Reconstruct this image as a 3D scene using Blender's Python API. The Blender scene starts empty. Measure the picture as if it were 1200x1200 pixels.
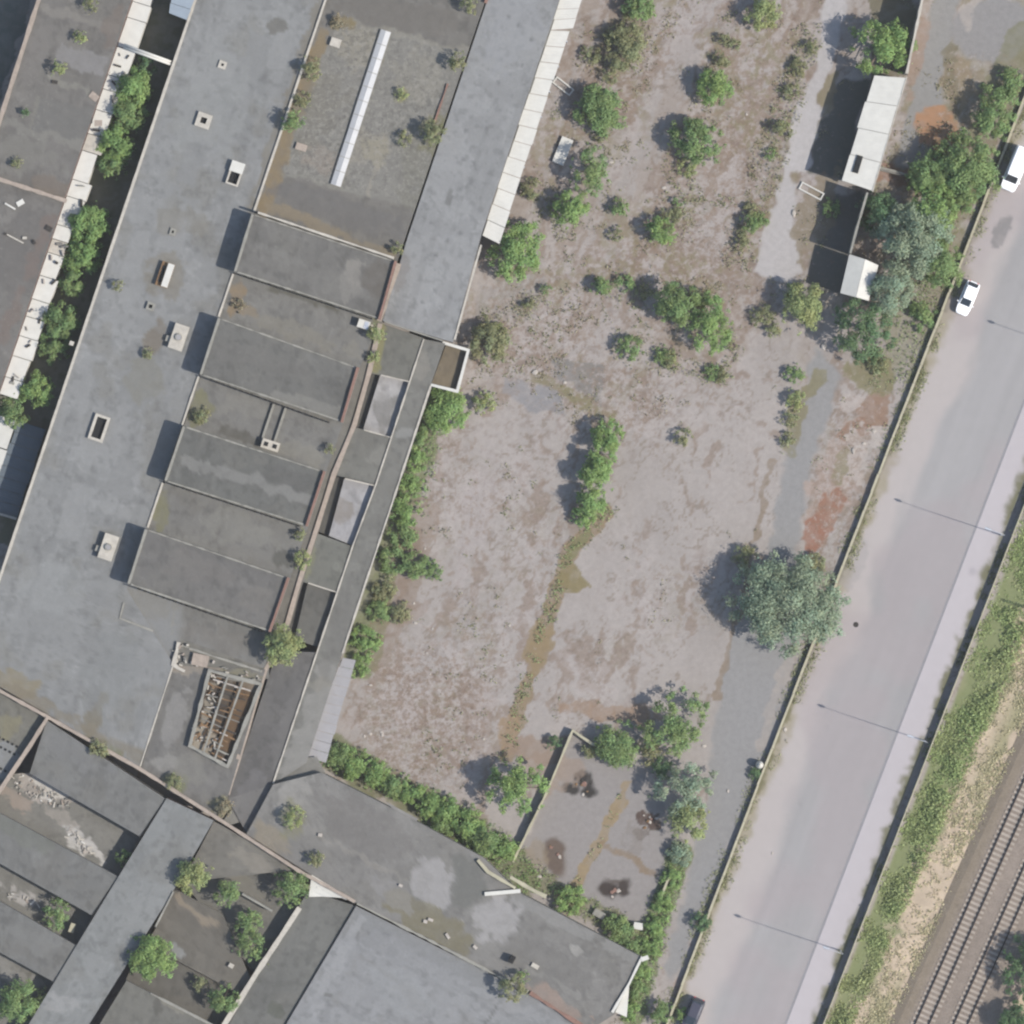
import bpy, math, random
import numpy as np
from mathutils import Vector
random.seed(7)
SC = bpy.context.scene
COL = SC.collection
R = math.radians
# ------------------------------------------------------------------ camera, sky, sun, exposure
CAM_H = 1200.0
cam = bpy.data.objects.new('camera', bpy.data.cameras.new('camera')); COL.objects.link(cam)
cam.location = (0, 0, CAM_H); cam.rotation_euler = (0, 0, 0)
cam.data.sensor_width = 36.0; cam.data.lens = 36.0 * CAM_H / 120.0
cam.data.clip_start = 10; cam.data.clip_end = 6000
SC.camera = cam
HAZE = 2.3e-5
SUN_AZ, SUN_EL = R(108.3), R(44)
w = bpy.data.worlds.new('World'); SC.world = w; w.use_nodes = True
nt = w.node_tree; nt.nodes.clear()
sky = nt.nodes.new('ShaderNodeTexSky'); sky.sky_type = 'NISHITA'; sky.sun_disc = False
sky.sun_elevation = SUN_EL; sky.sun_rotation = SUN_AZ
bg = nt.nodes.new('ShaderNodeBackground'); bg.inputs['Strength'].default_value = 0.125
wo = nt.nodes.new('ShaderNodeOutputWorld')
nt.links.new(sky.outputs[0], bg.inputs[0]); nt.links.new(bg.outputs[0], wo.inputs[0])
sun = bpy.data.objects.new('sun', bpy.data.lights.new('sun', 'SUN')); COL.objects.link(sun)
sv = Vector((math.cos(SUN_EL)*math.sin(SUN_AZ), math.cos(SUN_EL)*math.cos(SUN_AZ), math.sin(SUN_EL)))
sun.rotation_euler = (-sv).to_track_quat('-Z', 'Y').to_euler(); sun.location = sv*200
sun.data.energy = 3.6; sun.data.angle = R(0.6); sun.data.color = (1.0, 0.955, 0.90)
SC.view_settings.view_transform = 'Standard'; SC.view_settings.look = 'None'
SC.view_settings.gamma = 1.0; SC.view_settings.use_curve_mapping = False
SC.view_settings.exposure = 1.07
SC.cycles.filter_width = 2.3
EF = (2.20, 2.25, 2.46)          # albedo 1 lying in the sun displays at about this value; map tones are divided by it

# ------------------------------------------------------------------ small helpers
def W(p, z=0.0): return ((p[0]-600)/10.0, (600-p[1])/10.0, z)     # map grid (10 units = 1 m) to metres
def lin(c): return tuple((v/255/12.92 if v <= 10 else ((v/255+0.055)/1.055)**2.4) / e for v, e in zip(c, EF))
def fr(c): return np.array(lin(c), np.float32)
U = np.array((-0.322, 0.947)); V = np.array((0.947, 0.322))
def sm(a, b, x):
    t = np.clip((x-a)/(b-a), 0, 1); return t*t*(3-2*t)
_lat = {}
def vn(x, y, seed):
    if seed not in _lat: _lat[seed] = np.random.RandomState(seed).rand(256, 256).astype(np.float32)
    L = _lat[seed]; xi = np.floor(x).astype(np.int32); yi = np.floor(y).astype(np.int32)
    fx = x-xi; fy = y-yi; fx = fx*fx*(3-2*fx); fy = fy*fy*(3-2*fy)
    a = L[yi & 255, xi & 255]; b = L[yi & 255, (xi+1) & 255]; c = L[(yi+1) & 255, xi & 255]; d = L[(yi+1) & 255, (xi+1) & 255]
    return (a*(1-fx)+b*fx)*(1-fy)+(c*(1-fx)+d*fx)*fy
def N(X, Y, s, seed, o=3, ang=0, st=1.0):
    if ang or st != 1:
        c, q = math.cos(ang), math.sin(ang); X, Y = (X*c+Y*q)/st, (-X*q+Y*c)
    r = 0; a = 1; t = 0
    for i in range(o):
        r = r + a*vn(X/s*(2**i)+17.3*i, Y/s*(2**i)+9.1*i, seed+i); t += a; a *= 0.55
    return np.clip((r/t-0.5)*1.7+0.5, 0, 1)
# masks (map units)
def m_blob(X, Y, cx, cy, rx, ry=None, ang=0, soft=0.5):
    ry = ry or rx; c, s = math.cos(R(ang)), math.sin(R(ang))
    dx, dy = X-cx, Y-cy; d = np.sqrt(((dx*c+dy*s)/rx)**2+((-dx*s+dy*c)/ry)**2)
    return 1-sm(1-soft, 1+soft, d)
def seg_d(X, Y, pts):
    d = np.full(X.shape, 1e9, np.float32)
    for (ax, ay), (bx, by) in zip(pts[:-1], pts[1:]):
        vx, vy = bx-ax, by-ay; t = np.clip(((X-ax)*vx+(Y-ay)*vy)/(vx*vx+vy*vy+1e-9), 0, 1)
        d = np.minimum(d, np.hypot(X-ax-t*vx, Y-ay-t*vy))
    return d
def m_line(X, Y, pts, w, soft=3): return 1-sm(w-soft, w+soft, seg_d(X, Y, pts))
def m_poly(X, Y, pts, soft=2):
    ins = np.zeros(X.shape, bool); n = len(pts)
    for i in range(n):
        (ax, ay), (bx, by) = pts[i], pts[(i+1) % n]
        if ay == by: continue
        c = ((ay > Y) != (by > Y)) & (X < (bx-ax)*(Y-ay)/(by-ay)+ax); ins ^= c
    d = seg_d(X, Y, list(pts)+[pts[0]])
    return sm(-soft, soft, np.where(ins, d, -d))
def mask(X, Y, op):
    k = op[0]; a = op[1:]
    return {'b': m_blob, 'l': m_line, 'p': m_poly}[k](X, Y, *a)
def apply_ops(C, X, Y, ops, warp=4, seed=90):
    wx = X+(N(X, Y, 16, seed, 3)-0.5)*2*warp; wy = Y+(N(X, Y, 16, seed+7, 3)-0.5)*2*warp
    for shape, col, k, br in ops:       # br: 0 solid .. 1 broken up by noise
        pts = shape[1] if shape[0] in 'lp' else None
        if pts: p = np.array(pts); mg = (shape[2] if shape[0] == 'l' else 0)+24; lo = p.min(0)-mg; hi = p.max(0)+mg
        else: r = max(shape[3], shape[4] if len(shape) > 4 and shape[4] else 0)*2+14; lo = (shape[1]-r, shape[2]-r); hi = (shape[1]+r, shape[2]+r)
        ix = np.where((X > lo[0]) & (X < hi[0]) & (Y > lo[1]) & (Y < hi[1]))[0]
        if not len(ix): continue
        xx, yy = (wx[ix], wy[ix]); m = mask(xx, yy, shape)*k
        if br: nz = .6*N(X[ix], Y[ix], 9, seed+31, 4)+.4*N(X[ix], Y[ix], 22, seed+37, 3); m = sm(.36, .58, mask(xx, yy, shape)+(nz-.5)*3.6*br)*k*(.75+.25*sm(.35, .6, nz))*(mask(xx, yy, shape) > .01)
        C[ix] += (fr(col)-C[ix])*m[:, None]
    return C

# ------------------------------------------------------------------ materials
def new_mat(name):
    m = bpy.data.materials.new(name); m.use_nodes = True; t = m.node_tree
    return m, t, t.nodes['Principled BSDF']
def nnode(t, k, **kw):
    n = t.nodes.new(k)
    for a, b in kw.items(): setattr(n, a, b)
    return n
def add_noise(t, scale, detail=4, rough=.6):
    g = t.nodes.get('geo') or t.nodes.new('ShaderNodeNewGeometry'); g.name = 'geo'
    n = t.nodes.new('ShaderNodeTexNoise'); n.inputs['Scale'].default_value = scale; n.inputs['Detail'].default_value = detail
    n.inputs['Roughness'].default_value = rough; t.links.new(g.outputs['Position'], n.inputs['Vector']); return n
def vary(t, src, amp, scale, detail=4):
    n = add_noise(t, scale, detail); mr = t.nodes.new('ShaderNodeMapRange')
    mr.inputs['From Min'].default_value = .25; mr.inputs['From Max'].default_value = .75
    mr.inputs['To Min'].default_value = 1-amp; mr.inputs['To Max'].default_value = 1+amp
    t.links.new(n.outputs['Fac'], mr.inputs['Value'])
    mx = t.nodes.new('ShaderNodeVectorMath'); mx.operation = 'SCALE'
    t.links.new(src, mx.inputs[0]); t.links.new(mr.outputs[0], mx.inputs['Scale']); return mx.outputs[0]
def add_bump(t, b, scale, strength, dist=.03):
    n = add_noise(t, scale, 5); bp = t.nodes.new('ShaderNodeBump'); bp.inputs['Strength'].default_value = strength
    bp.inputs['Distance'].default_value = dist; t.links.new(n.outputs['Fac'], bp.inputs['Height']); t.links.new(bp.outputs[0], b.inputs['Normal'])
def mat_baked(name, rough=.9, a1=.09, s1=2.2, a2=.08, s2=9, bump=.4, bs=7, speck=()):
    m, t, b = new_mat(name); at = t.nodes.new('ShaderNodeAttribute'); at.attribute_name = 'tone'
    c = at.outputs['Color']
    for sc_, lo_, hi_, rgb, k in speck:      # worn and weedy flecks where the alpha channel says so
        nz = add_noise(t, sc_, 5, .65); ad = nnode(t, 'ShaderNodeMath', operation='MULTIPLY_ADD'); ad.inputs[1].default_value = .22
        t.links.new(at.outputs['Alpha'], ad.inputs[0]); t.links.new(nz.outputs['Fac'], ad.inputs[2])
        mr = nnode(t, 'ShaderNodeMapRange', interpolation_type='SMOOTHSTEP'); mr.inputs['From Min'].default_value = lo_; mr.inputs['From Max'].default_value = hi_
        t.links.new(ad.outputs[0], mr.inputs['Value']); mu = nnode(t, 'ShaderNodeMath', operation='MULTIPLY'); mk = nnode(t, 'ShaderNodeMath', operation='MULTIPLY', use_clamp=True); mk.inputs[1].default_value = k
        t.links.new(at.outputs['Alpha'], mk.inputs[0]); t.links.new(mr.outputs[0], mu.inputs[0]); t.links.new(mk.outputs[0], mu.inputs[1])
        mx = nnode(t, 'ShaderNodeMix', data_type='RGBA'); t.links.new(mu.outputs[0], mx.inputs[0]); t.links.new(c, mx.inputs[6]); mx.inputs[7].default_value = (*lin(rgb), 1); c = mx.outputs[2]
    c = vary(t, c, a1, s1); c = vary(t, c, a2, s2, 3)
    t.links.new(c, b.inputs['Base Color']); b.inputs['Roughness'].default_value = rough
    b.inputs['Specular IOR Level'].default_value = .25
    add_bump(t, b, bs, bump); return m
def mat_plain(name, rgb, rough=.8, amp=.12, scale=3, metal=0, bump=.15, spec=.3, raw=False):
    m, t, b = new_mat(name); k = t.nodes.new('ShaderNodeRGB'); c = rgb if raw else lin(rgb)
    k.outputs[0].default_value = (*c, 1)
    o = vary(t, k.outputs[0], amp, scale) if amp else k.outputs[0]
    if amp: o = vary(t, o, amp*.7, scale*.22, 5)
    t.links.new(o, b.inputs['Base Color']); b.inputs['Roughness'].default_value = rough; b.inputs['Metallic'].default_value = metal
    b.inputs['Specular IOR Level'].default_value = spec
    if bump: add_bump(t, b, scale*3, bump, .02)
    return m
def mat_leaf():
    m, t, b = new_mat('leaf'); at = t.nodes.new('ShaderNodeAttribute'); at.attribute_name = 'tone'
    c = vary(t, at.outputs['Color'], .12, 1.3)
    t.links.new(c, b.inputs['Base Color']); b.inputs['Roughness'].default_value = .65; b.inputs['Specular IOR Level'].default_value = .2
    tr = t.nodes.new('ShaderNodeBsdfTranslucent'); t.links.new(c, tr.inputs[0])
    mx = t.nodes.new('ShaderNodeMixShader'); mx.inputs[0].default_value = .45
    t.links.new(b.outputs[0], mx.inputs[1]); t.links.new(tr.outputs[0], mx.inputs[2])
    t.links.new(mx.outputs[0], t.nodes['Material Output'].inputs[0]); return m
M = dict(
 ground=mat_baked('yard_ground', .95, .09, 1.6, .10, 7, .5, 9, ((1.0, .68, .78, (146, 127, 114), .6), (1.4, .70, .80, (184, 176, 174), .6), (2.6, .74, .84, (122, 104, 94), .5))),
 roof=mat_baked('roofing_felt', .85, .06, 1.1, .07, 5, .3, 6, ((1.8, .63, .74, (158, 155, 150), .8), (1.3, .65, .76, (106, 104, 100), .8), (3.0, .71, .80, (90, 88, 84), .7))),
 road=mat_baked('worn_asphalt', .9, .025, .9, .035, 9, .25, 14),
 gravel=mat_baked('ballast_stone', .95, .12, 1.2, .22, 6, .8, 12),
 leaf=mat_leaf(),
 brick=mat_plain('red_brick', (150, 118, 108), .9, .18, 2.5),
 render=mat_plain('grey_render', (135, 132, 128), .9, .15, 1.5),
 pink=mat_plain('pinkish_coping', (180, 166, 156), .9, .17, 2.2),
 pale=mat_plain('pale_coping', (206, 200, 192), .9, .16, 2.0),
 white=mat_plain('white_sheet', (230, 228, 224), .6, .07, 1.2),
 greysheet=mat_plain('light_grey_sheet', (172, 170, 174), .6, .07, 1.2),
 dim=mat_plain('dim_coping', (160, 158, 152), .9, .16, 2.4),
 cream=mat_plain('cream_concrete', (196, 190, 168), .9, .12, 1.5),
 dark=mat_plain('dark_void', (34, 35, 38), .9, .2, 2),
 wood=mat_plain('old_timber', (142, 112, 82), .85, .25, 4),
 bark=mat_plain('bark', (.12, .09, .07), .9, .25, 5, raw=True),
 steel=mat_plain('galvanised_steel', (.42, .43, .44), .45, .08, 3, .7, 0, raw=True),
 rail=mat_plain('rusty_rail', (.03, .022, .02), .7, .2, 4, 0, 0, .2, raw=True),
 sleeper=mat_plain('concrete_sleeper', (184, 173, 164), .9, .12, 2.5),
 carwhite=mat_plain('white_car_paint', (.72, .72, .71), .3, .02, 1, 0, 0, .5, raw=True),
 cardark=mat_plain('dark_car_paint', (.035, .034, .045), .3, .02, 1, 0, 0, .5, raw=True),
 glass=mat_plain('car_glass', (.02, .025, .03), .12, 0, 1, 0, 0, .6, raw=True),
 tyre=mat_plain('tyre', (.02, .02, .02), .9, .1, 5, raw=True),
 lamp=mat_plain('lamp_lens', (.6, .58, .5), .25, 0, 1, 0, 0, .5, raw=True),
 red=mat_plain('tail_lamp', (.35, .02, .02), .25, 0, 1, 0, 0, .5, raw=True),
 rubble=mat_plain('broken_concrete', (198, 190, 184), .95, .2, 3),
 blue=mat_plain('pale_blue_sheet', (170, 182, 196), .6, .06, 1.2),
 pane=mat_plain('frosted_pane', (206, 207, 212), .4, .06, 1.4),
 pit=mat_plain('black_debris', (70, 66, 64), .95, .3, 4),
)

# ------------------------------------------------------------------ mesh builder
def link(name, me, parent=None, mat=None):
    o = bpy.data.objects.new(name, me); COL.objects.link(o)
    if parent is not None: o.parent = parent
    if mat is not None: me.materials.append(mat)
    return o
def tag(o, label=None, cat=None, group=None, kind=None):
    if label: o['label'] = label
    if cat: o['category'] = cat
    if group: o['group'] = group
    if kind: o['kind'] = kind
    return o
def thing(name, label, cat, loc=(0, 0, 0), group=None, rz=0):
    o = link(name, None); o.location = loc; o.rotation_euler = (0, 0, rz); o.empty_display_size = .5
    return tag(o, label, cat, group)
class MB:
    def __init__(s, org=(0, 0, 0)): s.v = []; s.f = []; s.org = org
    def add(s, vs, fs):
        n = len(s.v); o = s.org; s.v += [(a-o[0], b-o[1], c-o[2]) for a, b, c in vs]; s.f += [tuple(i+n for i in f) for f in fs]; return s
    def prism(s, pts, z0, z1, cap=True, bot=False):
        n = len(pts); z1l = z1 if hasattr(z1, '__len__') else [z1]*n
        vs = [W(p, z0) for p in pts]+[W(p, z) for p, z in zip(pts, z1l)]
        fs = [(i, i+n, (i+1) % n+n, (i+1) % n) for i in range(n)]
        if cap: fs.append(tuple(reversed(range(n, 2*n))))
        if bot: fs.append(tuple(range(n)))
        return s.add(vs, fs)
    def rect(s, cx, cy, l, wd, ang, z0, z1):       # centre, length along ang (map degrees, clockwise), width, map units
        a = np.array((math.cos(R(ang)), math.sin(R(ang)))); b = np.array((-a[1], a[0])); c = np.array((cx, cy))
        p = [c-a*l/2-b*wd/2, c+a*l/2-b*wd/2, c+a*l/2+b*wd/2, c-a*l/2+b*wd/2]
        return s.prism(p, z0, z1, True, True)
    def ribbon(s, pts, wd, z0, z1, closed=False, step=8, jw=.12, jz=.02, seed=1):
        rr = random.Random(seed); P = []
        n = len(pts); segs = n if closed else n-1; pts = [np.array(p, float) for p in pts]
        nrm = []
        for i in range(segs):
            d = pts[(i+1) % n]-pts[i]; d /= np.hypot(*d); nrm.append(np.array((-d[1], d[0])))
        def mit(i):
            if closed: a, b = nrm[(i-1) % segs], nrm[i % segs]
            else: a = nrm[max(i-1, 0)]; b = nrm[min(i, segs-1)]
            m = a+b; m /= np.hypot(*m); return m/max(.4, np.dot(m, b))
        for i in range(segs):
            q = pts[(i+1) % n]; k = max(1, int(np.hypot(*(q-pts[i]))/step))
            P.append((pts[i], mit(i)))
            for j in range(1, k): P.append((pts[i]+(q-pts[i])*j/k, nrm[i]))
        if not closed: P.append((pts[-1], mit(n-1)))
        vs = []
        for p, m in P:
            h = wd/2*(1+rr.uniform(-jw, jw)); dz = rr.uniform(-jz, jz)
            l, r_ = p+m*h, p-m*h; vs += [W(l, z0), W(l, z1+dz), W(r_, z1+dz), W(r_, z0)]
        k = len(P); fs = []
        for i in range(k if closed else k-1):
            a, b = 4*i, 4*((i+1) % k)
            fs += [(a, b, b+1, a+1), (a+1, b+1, b+2, a+2), (a+2, b+2, b+3, a+3)]
        if not closed: fs += [(0, 1, 2, 3), (4*k-1, 4*k-2, 4*k-3, 4*k-4)]
        return s.add(vs, fs)
    def tube(s, p, q, r0, r1=None, n=8, cap=True):
        r1 = r0 if r1 is None else r1; p = Vector(p); q = Vector(q); d = (q-p).normalized()
        a = d.orthogonal().normalized(); b = d.cross(a); vs = []
        for c, r in ((p, r0), (q, r1)):
            for i in range(n):
                t = 2*math.pi*i/n; vs.append(tuple(c+(a*math.cos(t)+b*math.sin(t))*r))
        fs = [(i, (i+1) % n, (i+1) % n+n, i+n) for i in range(n)]
        if cap: fs += [tuple(range(n, 2*n)), tuple(reversed(range(n)))]
        return s.add(vs, fs)
    def box(s, x0, x1, y0, y1, z0, z1):
        vs = [(x, y, z) for z in (z0, z1) for x, y in ((x0, y0), (x1, y0), (x1, y1), (x0, y1))]
        return s.add(vs, [(3, 2, 1, 0), (4, 5, 6, 7), (0, 1, 5, 4), (1, 2, 6, 5), (2, 3, 7, 6), (3, 0, 4, 7)])
    def mesh(s, name, smooth=False):
        me = bpy.data.meshes.new(name); me.from_pydata(s.v, [], s.f); me.update()
        if smooth: me.polygons.foreach_set('use_smooth', [True]*len(me.polygons))
        return me
    def build(s, name, mat, parent=None, smooth=False):
        o = link(name, s.mesh(name, smooth), parent, M[mat] if isinstance(mat, str) else mat)
        if parent is None: o.location = s.org
        return o
def fast_mesh(name, v, quads, tone=None):
    me = bpy.data.meshes.new(name); v = np.asarray(v, np.float32); q = np.asarray(quads, np.int32)
    me.vertices.add(len(v)); me.vertices.foreach_set('co', v.ravel())
    me.loops.add(q.size); me.loops.foreach_set('vertex_index', q.ravel())
    me.polygons.add(len(q)); me.polygons.foreach_set('loop_start', np.arange(0, q.size, q.shape[1], dtype=np.int32))
    me.update(calc_edges=True)
    if tone is not None:
        a = me.attributes.new('tone', 'FLOAT_COLOR', 'POINT'); c = np.zeros((len(v), 4), np.float32); tone = np.asarray(tone); c[:, :tone.shape[1]] = tone
        a.data.foreach_set('color', c.ravel())
    return me
def sheet(name, quads, z, paint, mat, parent=None, res=3.0):
    """bilinear quad patches (NW, NE, SE, SW in map units) toned by paint(X, Y)"""
    VV, QQ, base = [], [], 0
    for qi, q in enumerate(quads):
        zz = z if not hasattr(z, '__len__') else z[qi]
        zz = zz if hasattr(zz, '__len__') else [zz]*4
        q = np.array(q, float); nu = max(2, int(np.hypot(*(q[1]-q[0]))/res)); nv = max(2, int(np.hypot(*(q[3]-q[0]))/res))
        u, t = np.meshgrid(np.linspace(0, 1, nu+1), np.linspace(0, 1, nv+1)); u = u.ravel(); t = t.ravel()
        wts = [(1-u)*(1-t), u*(1-t), u*t, (1-u)*t]
        P = sum(a[:, None]*c[None] for a, c in zip(wts, q)); Z = sum(a*c for a, c in zip(wts, zz))
        VV.append(np.column_stack([P, Z])); i, j = np.meshgrid(np.arange(nu), np.arange(nv)); a = (j*(nu+1)+i).ravel()+base
        QQ.append(np.column_stack([a, a+nu+1, a+nu+2, a+1])); base += len(P)
    VV = np.vstack(VV); X = VV[:, 0].astype(np.float32); Y = VV[:, 1].astype(np.float32); tone = paint(X, Y)
    co = np.column_stack([(X-600)/10, (600-Y)/10, VV[:, 2]])
    return link(name, fast_mesh(name, co, np.vstack(QQ), tone), parent, M[mat])
def paint(base, ops=(), mott=.06, seed=1, ms=45, ang=None, st=1.0, dirt=(118, 115, 110), dk=.25, warp=4, grit=.12, gp=None, strip_ang=18):
    def f(X, Y):
        C = np.tile(fr(base), (len(X), 1))
        n = N(X, Y, ms, seed*13+3, 4, 0 if ang is None else R(ang), st)
        C *= (1+(n-.5)*2*mott)[:, None]
        ca, cs = math.cos(R(strip_ang)), math.sin(R(strip_ang)); si = np.floor((-X*cs+Y*ca+(N(X, Y, 60, seed*13+8, 2)-.5)*3)/9.5); rs = np.random.RandomState(seed+500).rand(4096)
        C *= (1+(rs[(si.astype(int)+2000) & 4095]-.5)*.075)[:, None]
        ri = N(X, Y, 38, seed*13+90, 3); C *= (1+.10*np.exp(-((ri-.62)/.02)**2)-.07*sm(.62, .70, ri))[:, None]
        sk = sm(.66, .82, N(X, Y, 10, seed*13+150, 3, R(strip_ang+90), 5)); C *= (1-.10*sk)[:, None]
        d = sm(.58, .85, N(X, Y, 30, seed*13+60, 4))*dk; C += (fr(dirt)-C)*d[:, None]
        sp = sm(.70, .85, N(X, Y, 6, seed*13+200, 2))*.16; C *= (1-sp)[:, None]
        C = apply_ops(C, X, Y, ops, warp, 90+seed); A = grit*(.4+1.2*N(X, Y, 50, seed*13+5, 3))
        if gp is not None: A = A+.5*m_poly(X, Y, gp, 4)
        return np.column_stack([C, np.clip(A, 0, 1)])
    return f

# ------------------------------------------------------------------ THE GROUND
BROWN = (143, 124, 110); OLIVE = (134, 127, 96); GREEN = (112, 124, 80); RUST = (154, 116, 98); PALE = (190, 181, 178); TAN = (206, 188, 168)
PATH_S = [(955, 405), (985, 440), (975, 480), (950, 545), (935, 640), (938, 700), (930, 760), (905, 870), (868, 960), (815, 1090), (790, 1150), (778, 1135), (800, 1060), (828, 940), (840, 830), (858, 740), (900, 690), (905, 610), (925, 510), (940, 460)]
CONC = [(973, -40), (1000, -40), (985, 40), (962, 110), (945, 160), (925, 205), (935, 215), (932, 270), (940, 318), (925, 330), (882, 318), (893, 280), (913, 220), (920, 195), (940, 130), (955, 80)]
SLAB = [(671, 857), (700, 872), (760, 905), (768, 930), (800, 985), (792, 1015), (775, 1045), (752, 1086), (700, 1062), (660, 1040), (603, 1016)]
YARD_OPS = [
 # shape, tone, strength, broken
 (('b', 1130, 130, 70, 160, 20), OLIVE, .45, .5), (('b', 1090, 330, 40, 110, 20), (132, 132, 100), .5, .4),
 (('p', CONC, 2), (188, 184, 186), .95, 0), (('p', [(934, 116), (966, 124), (948, 203), (918, 194)], 1.5), (192, 188, 190), .97, 0),
 (('p', [(985, 95), (1022, 92), (986, 214), (948, 205), (960, 150)], 2), (104, 103, 98), .95, 0), (('p', [(968, 232), (1014, 226), (985, 345), (942, 342)], 2), (108, 106, 102), .95, 0), (('p', [(1015, -40), (1080, -40), (1060, 90), (1022, 92)], 2), (120, 114, 96), .9, .2),  # dark soil tones that also paint in the shade west of building and walls
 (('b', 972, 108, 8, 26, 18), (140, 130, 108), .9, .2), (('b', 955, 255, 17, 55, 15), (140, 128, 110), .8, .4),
 (('p', PATH_S, 3), (152, 151, 153), .97, 0),
 (('l', [(962, 440), (935, 470), (925, 530)], 8, 5), OLIVE, .8, .4),
 (('p', [(1110, -60), (1085, 30), (1050, 190), (1085, 200), (1100, 130), (1112, 60), (1135, -60)], 3), (151, 150, 151), .95, 0),
 (('b', 1165, 35, 52, 38, -10, .08), (150, 148, 150), .95, 0),
 (('l', [(1128, 10), (1133, 30), (1138, 5), (1150, -12)], 5, 3), (180, 172, 168), .8, .3),
 (('b', 1122, 100, 17, 30, 0), (152, 138, 118), .9, .3), (('l', [(1112, 60), (1118, 120), (1113, 140)], 7, 4), (124, 116, 96), .8, .3),
 (('b', 1098, 152, 26, 24, 0), (176, 136, 106), .95, .15), (('b', 1075, 60, 8, 50, 15), (160, 140, 130), .8, .4),
 (('b', 1050, 205, 40, 10, 18), RUST, .7, .4), (('l', [(1200, 50), (1165, 130), (1120, 230)], 22, 8), (128, 126, 98), .7, .3),
 (('p', [(590, 437), (660, 462), (663, 488), (625, 482), (588, 462)], 3), (146, 145, 150), .85, .2),
 (('p', [(648, 418), (710, 430), (704, 475), (650, 440)], 2), (132, 129, 128), .85, .3),
 (('p', [(560, 330), (640, 318), (632, 372), (560, 380)], 5), (158, 154, 154), .6, .5),
 (('l', [(628, 440), (665, 462), (690, 475), (720, 490)], 6, 4), OLIVE, .85, .3),
 (('l', [(712, 600), (690, 622), (665, 650), (652, 690), (640, 730), (622, 790), (606, 840), (592, 885)], 9, 4), (148, 130, 106), .95, .1),
 (('p', [(664, 645), (690, 690), (662, 696), (650, 680)], 3), (138, 126, 92), .95, .05), (('l', [(690, 622), (668, 650)], 5, 3), (128, 126, 92), .9, .2),
 (('b', 632, 760, 14, 32, 15), (150, 132, 104), .85, .3), (('b', 595, 860, 12, 26, 12), (158, 136, 112), .9, .2),
 (('l', [(905, 540), (888, 610), (872, 690), (855, 755), (840, 815)], 3.5, 2), (140, 124, 108), .8, .3),
 (('b', 720, 835, 60, 12, 8), (156, 132, 114), .85, .3), (('b', 650, 880, 60, 16, 5), (152, 132, 118), .8, .3),
 (('b', 980, 560, 26, 70, 20), (176, 158, 150), .8, .3), (('b', 972, 600, 15, 28, 25), RUST, .95, .3), (('b', 955, 625, 14, 22, 20), (156, 112, 94), .95, .2),
 (('b', 1025, 480, 18, 22, 20), (150, 122, 104), .9, .3), (('b', 1002, 505, 22, 10, -20), (150, 118, 100), .9, .2), (('b', 1020, 440, 26, 22, 20), (134, 128, 98), .9, .3),
 (('b', 1000, 470, 14, 10, 0), PALE, .8, .3), (('b', 1015, 515, 20, 14, 0), (192, 184, 180), .8, .5), (('b', 1000, 545, 20, 20, 0), (192, 184, 180), .6, .6),
 (('b', 985, 545, 8, 22, 15), OLIVE, .7, .3),
 (('l', [(893, 870), (905, 830), (925, 770)], 7, 4), (172, 164, 160), .8, .3), (('l', [(800, 1165), (850, 1040), (880, 960), (915, 870)], 7, 4), (164, 148, 140), .85, .4),
 (('p', SLAB, 1.5), (154, 149, 149), .97, 0),
 (('l', [(735, 920), (718, 960), (702, 990), (680, 1030), (668, 1045)], 6, 4), (158, 138, 106), .85, .25), (('l', [(704, 990), (738, 1005), (765, 1025)], 3, 2), (142, 122, 100), .8, .2),
 (('b', 681, 912, 9, 7, -40, .3), (50, 46, 44), .95, 0), (('b', 670, 924, 9, 6, 10, .3), (54, 50, 48), .95, 0), (('b', 689, 926, 8, 8, 0, .3), (48, 44, 42), .95, 0), (('b', 692, 914, 5, 9, 0, .3), (60, 56, 54), .9, 0), (('b', 650, 1005, 13, 24, -15, .25), (104, 88, 78), .9, 0), (('b', 711, 1043, 10, 9, 0, .3), (62, 52, 48), .95, 0), (('b', 729, 1039, 8, 12, 20, .3), (66, 56, 52), .95, 0), (('b', 720, 1032, 8, 4, 0, .3), (84, 74, 68), .8, 0),
 (('b', 757, 958, 9, 8, 0, .4), (88, 70, 62), .9, .2), (('b', 768, 964, 9, 10, 0, .4), (80, 62, 54), .9, .2), (('b', 752, 975, 8, 6, 0, .4), (112, 102, 96), .7, .4), (('b', 628, 1005, 14, 20, 10), (150, 136, 118), .7, .3), (('b', 740, 985, 14, 18, 0), (140, 132, 128), .5, .6),
 (('l', [(610, 1020), (660, 1048), (752, 1098)], 12, 5), (126, 124, 96), .85, .3), (('l', [(800, 1000), (770, 1080), (742, 1190)], 13, 6), GREEN, .85, .2),
 (('l', [(500, 470), (480, 560), (455, 640), (420, 780)], 20, 8), (122, 128, 92), .85, .2), (('l', [(500, 600), (470, 700), (440, 770)], 16, 8), BROWN, .5, .4),
 (('l', [(385, 880), (480, 935), (570, 990), (610, 1030)], 22, 8), (118, 122, 88), .8, .2),
 (('p', [(180, -60), (250, -60), (60, 560), (20, 640), (-60, 640), (-60, 560)], 3), (120, 120, 104), .97, .1),
 (('p', [(-60, -60), (60, -60), (-30, 200), (-60, 200)], 3), (110, 116, 112), .95, .1),
 (('b', 640, 905, 40, 22, 10), (158, 140, 128), .6, .4), (('b', 558, 600, 16, 70, 12), (178, 170, 170), .55, .4), (('b', 560, 870, 14, 60, 5), (176, 166, 164), .5, .5),
]
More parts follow.
